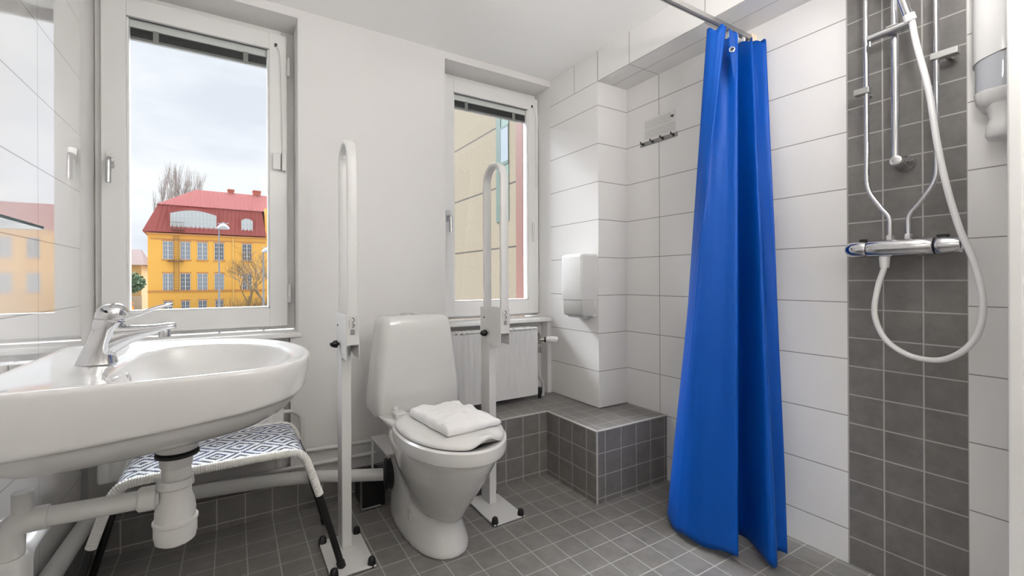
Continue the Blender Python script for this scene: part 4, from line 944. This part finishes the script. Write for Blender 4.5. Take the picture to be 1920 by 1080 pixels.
# big arched studio dormer and small dormer
def dormer(s0, s1, z0, zs, zr, off, cols, rise_n=14):
    bm = bmesh.new(); arch = [(s0-.35, z0), (s1+.35, z0)]+[(s1+.35-(s1-s0+.7)*k/rise_n, zs+.2+(zr-zs)*math.sin(PI*k/rise_n)) for k in range(rise_n+1)]
    loft(bm, [[fp(s, z, off-.1) for s, z in arch], [fp(s, z, -2.5) for s, z in arch]]); d = obj('dormer', bm, m_roof, yb, smooth=0)
    bm = bmesh.new(); arch = [(s0, z0+.12), (s1, z0+.12)]+[(s1-(s1-s0)*k/rise_n, zs-.1+(zr-zs)*.85*math.sin(PI*k/rise_n)) for k in range(rise_n+1)]
    loft(bm, [[fp(s, z, off-.05) for s, z in arch], [fp(s, z, off-.12) for s, z in arch]]); obj('dormer_glass', bm, mat('studio_glass', srgb(176, 182, 184), .2), d, smooth=0)
    bm = bmesh.new()
    for k in range(cols+1):
        s = s0+(s1-s0)*k/cols; q = (s1-s)/(s1-s0); zt = zs-.1+(zr-zs)*.85*math.sin(PI*q); fbox(bm, s-.05, s+.05, z0+.1, zt, off-.05, off)
    for z in (z0+.12, z0+.12+(zs-z0)*.35, z0+.12+(zs-z0)*.68): fbox(bm, s0, s1, z-.035, z+.035, off-.05, off-.01)
    obj('glazing_bar', bm, m_wfr, d, smooth=0)
dormer(2.85, 8.83, 9.45, 11.85, 12.55, .25, 12)
dormer(12.47, 14.05, 9.35, 11.4, 11.75, .25, 3)
# fire escape and downpipe
bm = bmesh.new()
for s in (3.25, 3.85): fbox(bm, s-.03, s+.03, -.4, 8.6, .25, .32)
for k in range(26): fbox(bm, 3.25, 3.85, -.3+k*.35, -.26+k*.35, .25, .30)
fbox(bm, 2.4, 4.5, 4.1, 4.2, 0, .7); fbox(bm, 3.0, 4.6, 9.1, 9.2, 0, .9)
for k in range(7): fbox(bm, 2.8+k*.28, 2.83+k*.28, 9.2, 10.3, .85, .88)
fbox(bm, 2.8, 4.5, 10.27, 10.33, .85, .88)
obj('fire_escape', bm, m_iron, yb, smooth=0)
bm = bmesh.new(); tube(bm, [fp(11.23, 8.5, .15), fp(11.23, -4, .15)], .09, 8); obj('downspout', bm, mat('pale_downspout', srgb(222, 186, 110), .6), yb)

# low house on the left, behind
hs2 = empty('brown_roofed_house', (-18, 103, GZ)); tag(hs2, 'low beige house with a brown roof at the left edge of the left window', 'house')
bm = bmesh.new(); box(bm, -24, -14.0, 101, 110, GZ, 4.0); obj('wall', bm, mat('beige_render', srgb(150, 132, 98), .85), hs2, smooth=0)
bm = bmesh.new(); loft(bm, [[Vector(p) for p in ((-24.6, 100.3, 4.0), (-13.4, 100.3, 4.0), (-13.4, 110.6, 4.0), (-24.6, 110.6, 4.0))], [Vector(p) for p in ((-24.6, 105, 7.0), (-14.6, 105, 7.0), (-14.6, 106, 7.0), (-24.6, 106, 7.0))]]); obj('roof', bm, mat('brown_roof', srgb(72, 48, 42), .8), hs2, smooth=0)
for x_ in (-16.0, -18.8): bm = bmesh.new(); box(bm, x_-.6, x_+.6, 100.9, 101.1, -1.2, -.2); obj('window', bm, m_wgd, hs2, smooth=0)
bm = bmesh.new(); box(bm, -24.1, -13.9, 100.85, 101, GZ, -1.5); obj('plinth', bm, mat('grey_render', srgb(150, 146, 140), .9), hs2, smooth=0)
bm = bmesh.new(); box(bm, -17.5, -16.9, 104.5, 105.5, 6.4, 7.9); obj('chimney', bm, m_brick, hs2, smooth=0)

# trees
def grow(bm, p, d, l, r, depth, spread, upw, rnd):
    q = p+d*l
    mid = p.lerp(q, .5)+Vector((rnd.uniform(-1, 1), rnd.uniform(-1, 1), 0))*l*.05
    tube(bm, [p, mid, q], [r, r*.85, r*.7], 5 if depth > 1 else 3)
    if depth == 0: return
    for k in range(rnd.choice((2, 3, 3))):
        a = rnd.uniform(0, 2*PI); n_ = Vector((math.cos(a), math.sin(a), 0))
        nd = (d+n_*spread*rnd.uniform(.6, 1.2)+Vector((0, 0, upw))).normalized()
        grow(bm, p.lerp(q, rnd.uniform(.65, 1)), nd, l*rnd.uniform(.62, .85), r*.62, depth-1, spread, upw, rnd)
def bare_tree(name, x, y, z, h, r, depth, spread, upw, seed, label, col=(.10, .08, .065), trunk=1.0):
    rnd = random.Random(seed); bm = bmesh.new(); grow(bm, Vector((x, y, z)), Vector((0, 0, 1)), h*.32*trunk, r, depth, spread, upw, rnd)
    o = obj(name, bm, mat('bark_'+name, col, .9)); tag(o, label, 'tree'); return o
bare_tree('bare_tree', 1.74, 63, GZ, 10.0, .14, 6, .75, .10, 4, 'small leafless tree in front of the yellow building, left of the window edge', (.16, .11, .06))
bare_tree('bare_tree', 3.18, 53, GZ, 9.6, .12, 6, .7, .12, 11, 'leafless tree before the yellow building, nearest the right window edge', (.16, .11, .06))
rnd = random.Random(7); bm = bmesh.new()
for k in range(11):
    x_ = -15.6+k*.72; hh = 11+7*math.sin(.5+2.3*k/10)+rnd.uniform(-2, 2)
    grow(bm, Vector((x_, 137, 6)), Vector((rnd.uniform(-.1, .1), 0, 1)).normalized(), hh*.42, .16, 5, .24, .5, rnd)
tube(bm, [(-12, 137, GZ), (-12, 137, 10)], .6, 8)
tag(obj('bare_poplar', bm, mat('poplar_bark', (.26, .24, .23), .9)), 'tall bare poplar rising behind the red roof', 'tree')
def blob_tree(x, y, z, r, seed, label, col):
    root = empty('leafy_tree', (x, y, GZ)); tag(root, label, 'tree'); rnd = random.Random(seed)
    bm = bmesh.new(); tube(bm, [(x, y, GZ), (x, y, z)], .15, 8); obj('trunk', bm, mat('bark', (.1, .07, .05), .9), root)
    bm = bmesh.new()
    for k in range(900):
        v = Vector((rnd.gauss(0, 1), rnd.gauss(0, 1), rnd.gauss(0, .7))); v = v.normalized()*r*rnd.uniform(.3, 1)**.5; v.z *= .75; c = Vector((x, y, z))+v
        a = Vector((rnd.uniform(-1, 1), rnd.uniform(-1, 1), rnd.uniform(-1, 1))).normalized(); b_ = a.orthogonal().normalized(); s = .16
        bm.faces.new([bm.verts.new(c+a*s), bm.verts.new(c+b_*s), bm.verts.new(c-a*s), bm.verts.new(c-b_*s)])
    obj('foliage', bm, mat('leaf_green', col, .8), root, smooth=0, recalc=False)
blob_tree(-9.3, 58, .9, 1.6, 3, 'small dark green pine at the left edge of the left window', (.06, .10, .045))
# scrub hedge
rnd = random.Random(9); bm = bmesh.new()
for k in range(700):
    p = Vector((rnd.uniform(-.6, 5), 60+rnd.uniform(-1, 1), GZ)); d = Vector((rnd.uniform(-.4, .4), rnd.uniform(-.4, .4), 1)).normalized(); l = rnd.uniform(1.2, 3.4)
    tube(bm, [p, p+d*l*.5+Vector((rnd.uniform(-.2, .2), 0, 0)), p+d*l], [.03, .022, .01], 3, caps=False)
tag(obj('bare_hedge', bm, mat('twig_brown', (.20, .14, .07), .9)), 'tangle of bare brown shrubs at the foot of the yellow building', 'shrubs', kind='stuff')
# street lamps
def street_lamp(x, y, top, label):
    g = empty('street_lamp', (x, y, GZ)); tag(g, label, 'street lamp')
    bm = bmesh.new(); lathe(bm, [(.11, GZ), (.09, GZ+2), (.055, top-.1)], (x, y, 0), seg=12); obj('pole', bm, mat('pale_grey_steel', srgb(130, 134, 140), .7, spec=.1), g)
    bm = bmesh.new(); tube(bm, [(x, y, top-.15), (x-.1, y, top+.1), (x+.75, y, top+.15)], .04, 8); obj('arm', bm, mat('pale_grey_steel', (0, 0, 0, 1)), g)
    bm = bmesh.new(); lathe(bm, [(.50, 0), (.46, .16), (.30, .36), (.08, .48), (.06, .62)], (x+.32, y, top-.35), seg=20); obj('lamp_shade', bm, mat('lamp_shade_grey', srgb(150, 152, 155), .7, spec=.1), g)
street_lamp(-1.05, 47.2, 6.1, 'tall pale street lamp in front of the large arched dormer')
street_lamp(2.66, 50.9, 4.3, 'pale street lamp at the right edge of the left window view')
# road sign
sg = empty('road_sign', (-5.05, 32.2, GZ)); tag(sg, 'yellow road sign with a triangle above a disc, lower left of the left window view', 'road sign')
bm = bmesh.new(); tube(bm, [(-5.05, 32.25, GZ), (-5.05, 32.25, .2)], .03, 8); obj('post', bm, m_alu, sg)
m_sy = mat('sign_yellow', srgb(250, 196, 30), .5); m_sr = mat('sign_orange', srgb(240, 130, 50), .5)
def tri(c, r, y0, y1): return [[Vector((c[0]+r*math.sin(2*PI*k/3), y, c[1]+r*math.cos(2*PI*k/3))) for k in range(3)] for y in (y0, y1)]
bm = bmesh.new(); loft(bm, tri((-5.05, -.10), .27, 32.20, 32.23)); obj('triangle_plate', bm, m_sr, sg, smooth=0)
bm = bmesh.new(); loft(bm, tri((-5.05, -.10), .18, 32.19, 32.205)); obj('triangle_face', bm, m_sy, sg, smooth=0)
bm = bmesh.new(); lathe(bm, [(.25, 0), (.25, .03)], (-5.05, 32.20, -.50), (0, 1, 0), 28); obj('disc_plate', bm, m_sr, sg, smooth=0)
bm = bmesh.new(); lathe(bm, [(.19, 0), (.19, .02)], (-5.05, 32.185, -.50), (0, 1, 0), 28); obj('disc_face', bm, m_sy, sg, smooth=0)
# parked cars
def car(x, y, ang, col, label):
    g = empty('car', (x, y, GZ)); tag(g, label, 'car', 'parked cars across the street'); R_ = Matrix.Rotation(ang, 3, 'Z')
    def T(v): return R_@Vector(v)+Vector((x, y, GZ))
    def sec(pts, w0): return [[T((px, s*w0, pz)) for px, pz in pts] for s in (-1, 1)]
    bm = bmesh.new(); loft(bm, sec([(-2.15, .35), (-2.2, .75), (-2.0, .92), (1.1, .95), (2.0, .78), (2.2, .55), (2.15, .30)], .85)); obj('body', bm, mat('car_paint_'+label[:5], col, .25, coat=.5), g, smooth=30, bevel=.05)
    bm = bmesh.new(); loft(bm, sec([(-1.9, .9), (-1.45, 1.40), (.1, 1.45), (1.0, .93)], .72)); obj('cabin', bm, m_wgd, g, smooth=30, bevel=.05)
    for wx in (-1.35, 1.35):
        for s in (-1, 1):
            bm = bmesh.new(); a = T((wx, s*.86, .32)); lathe(bm, [(.31, -.1), (.33, -.05), (.33, .05), (.31, .1)], a, R_@Vector((0, 1, 0)), 18); obj('wheel', bm, m_rubber, g)
car(-9.6, 64, .1, srgb(150, 150, 155), 'grey parked car beside the low house, lower left of the view')
car(-2.2, 66, .05, srgb(215, 218, 222), 'silver parked car under the basement windows of the yellow building')

# neighbouring concrete wall seen through the right window
nw = empty('concrete_building', (5.5, 7, GZ)); tag(nw, 'pale concrete panel building close outside the right window', 'building')
m_conc = tile_mat('concrete_panel', srgb(120, 110, 92), srgb(50, 43, 36), .035, {2: (1.333, 1.727), 1: (6.0, 13.2)}, rough=.9, mottled=.10, bumpd=.01)
bm = bmesh.new(); box(bm, 5.0, 6.2, 3.0, 11.6, GZ, 12); obj('wall', bm, m_conc, nw, smooth=0)
m_green = mat('pale_green_metal', srgb(90, 110, 101), .6); m_pg = mat('pale_sky_glass', srgb(128, 136, 142), .3); m_green2 = mat('deep_green_metal', srgb(66, 86, 78), .6)
bm = bmesh.new(); box(bm, 4.988, 5.0, 7.94, 8.44, 2.3, 12); o = obj('strip_panel', bm, m_green, nw, smooth=0)
bm = bmesh.new(); box(bm, 4.978, 4.988, 8.25, 8.44, 2.3, 12)
for k in range(6):
    z_ = 3.57+1.42*k; box(bm, 4.978, 4.988, 7.94, 8.25, z_-.07, z_); box(bm, 4.978, 4.988, 7.94, 8.25, z_+.72, z_+.76)
obj('strip_frame', bm, m_green2, nw, smooth=0)
for k in range(6):
    z_ = 3.57+1.42*k; obj('strip_pane', B(4.981, 4.989, 7.95, 8.25, z_, z_+.72), m_pg, nw, smooth=0)
# reddish weathered jamb cladding outside the right window
jc = empty('jamb_cladding', (1.72, 2.55, .7)); tag(jc, 'reddish-brown metal cladding strip just outside the right window', 'cladding')
obj('outer_strip', B(1.693, 1.716, 2.515, 2.60, .75, 2.28), mat('faded_red_metal', srgb(104, 70, 62), .5), jc, smooth=0)
obj('inner_strip', B(1.716, 1.76, 2.503, 2.60, .75, 2.28), mat('dark_brown_metal', srgb(48, 24, 20), .5), jc, smooth=0)
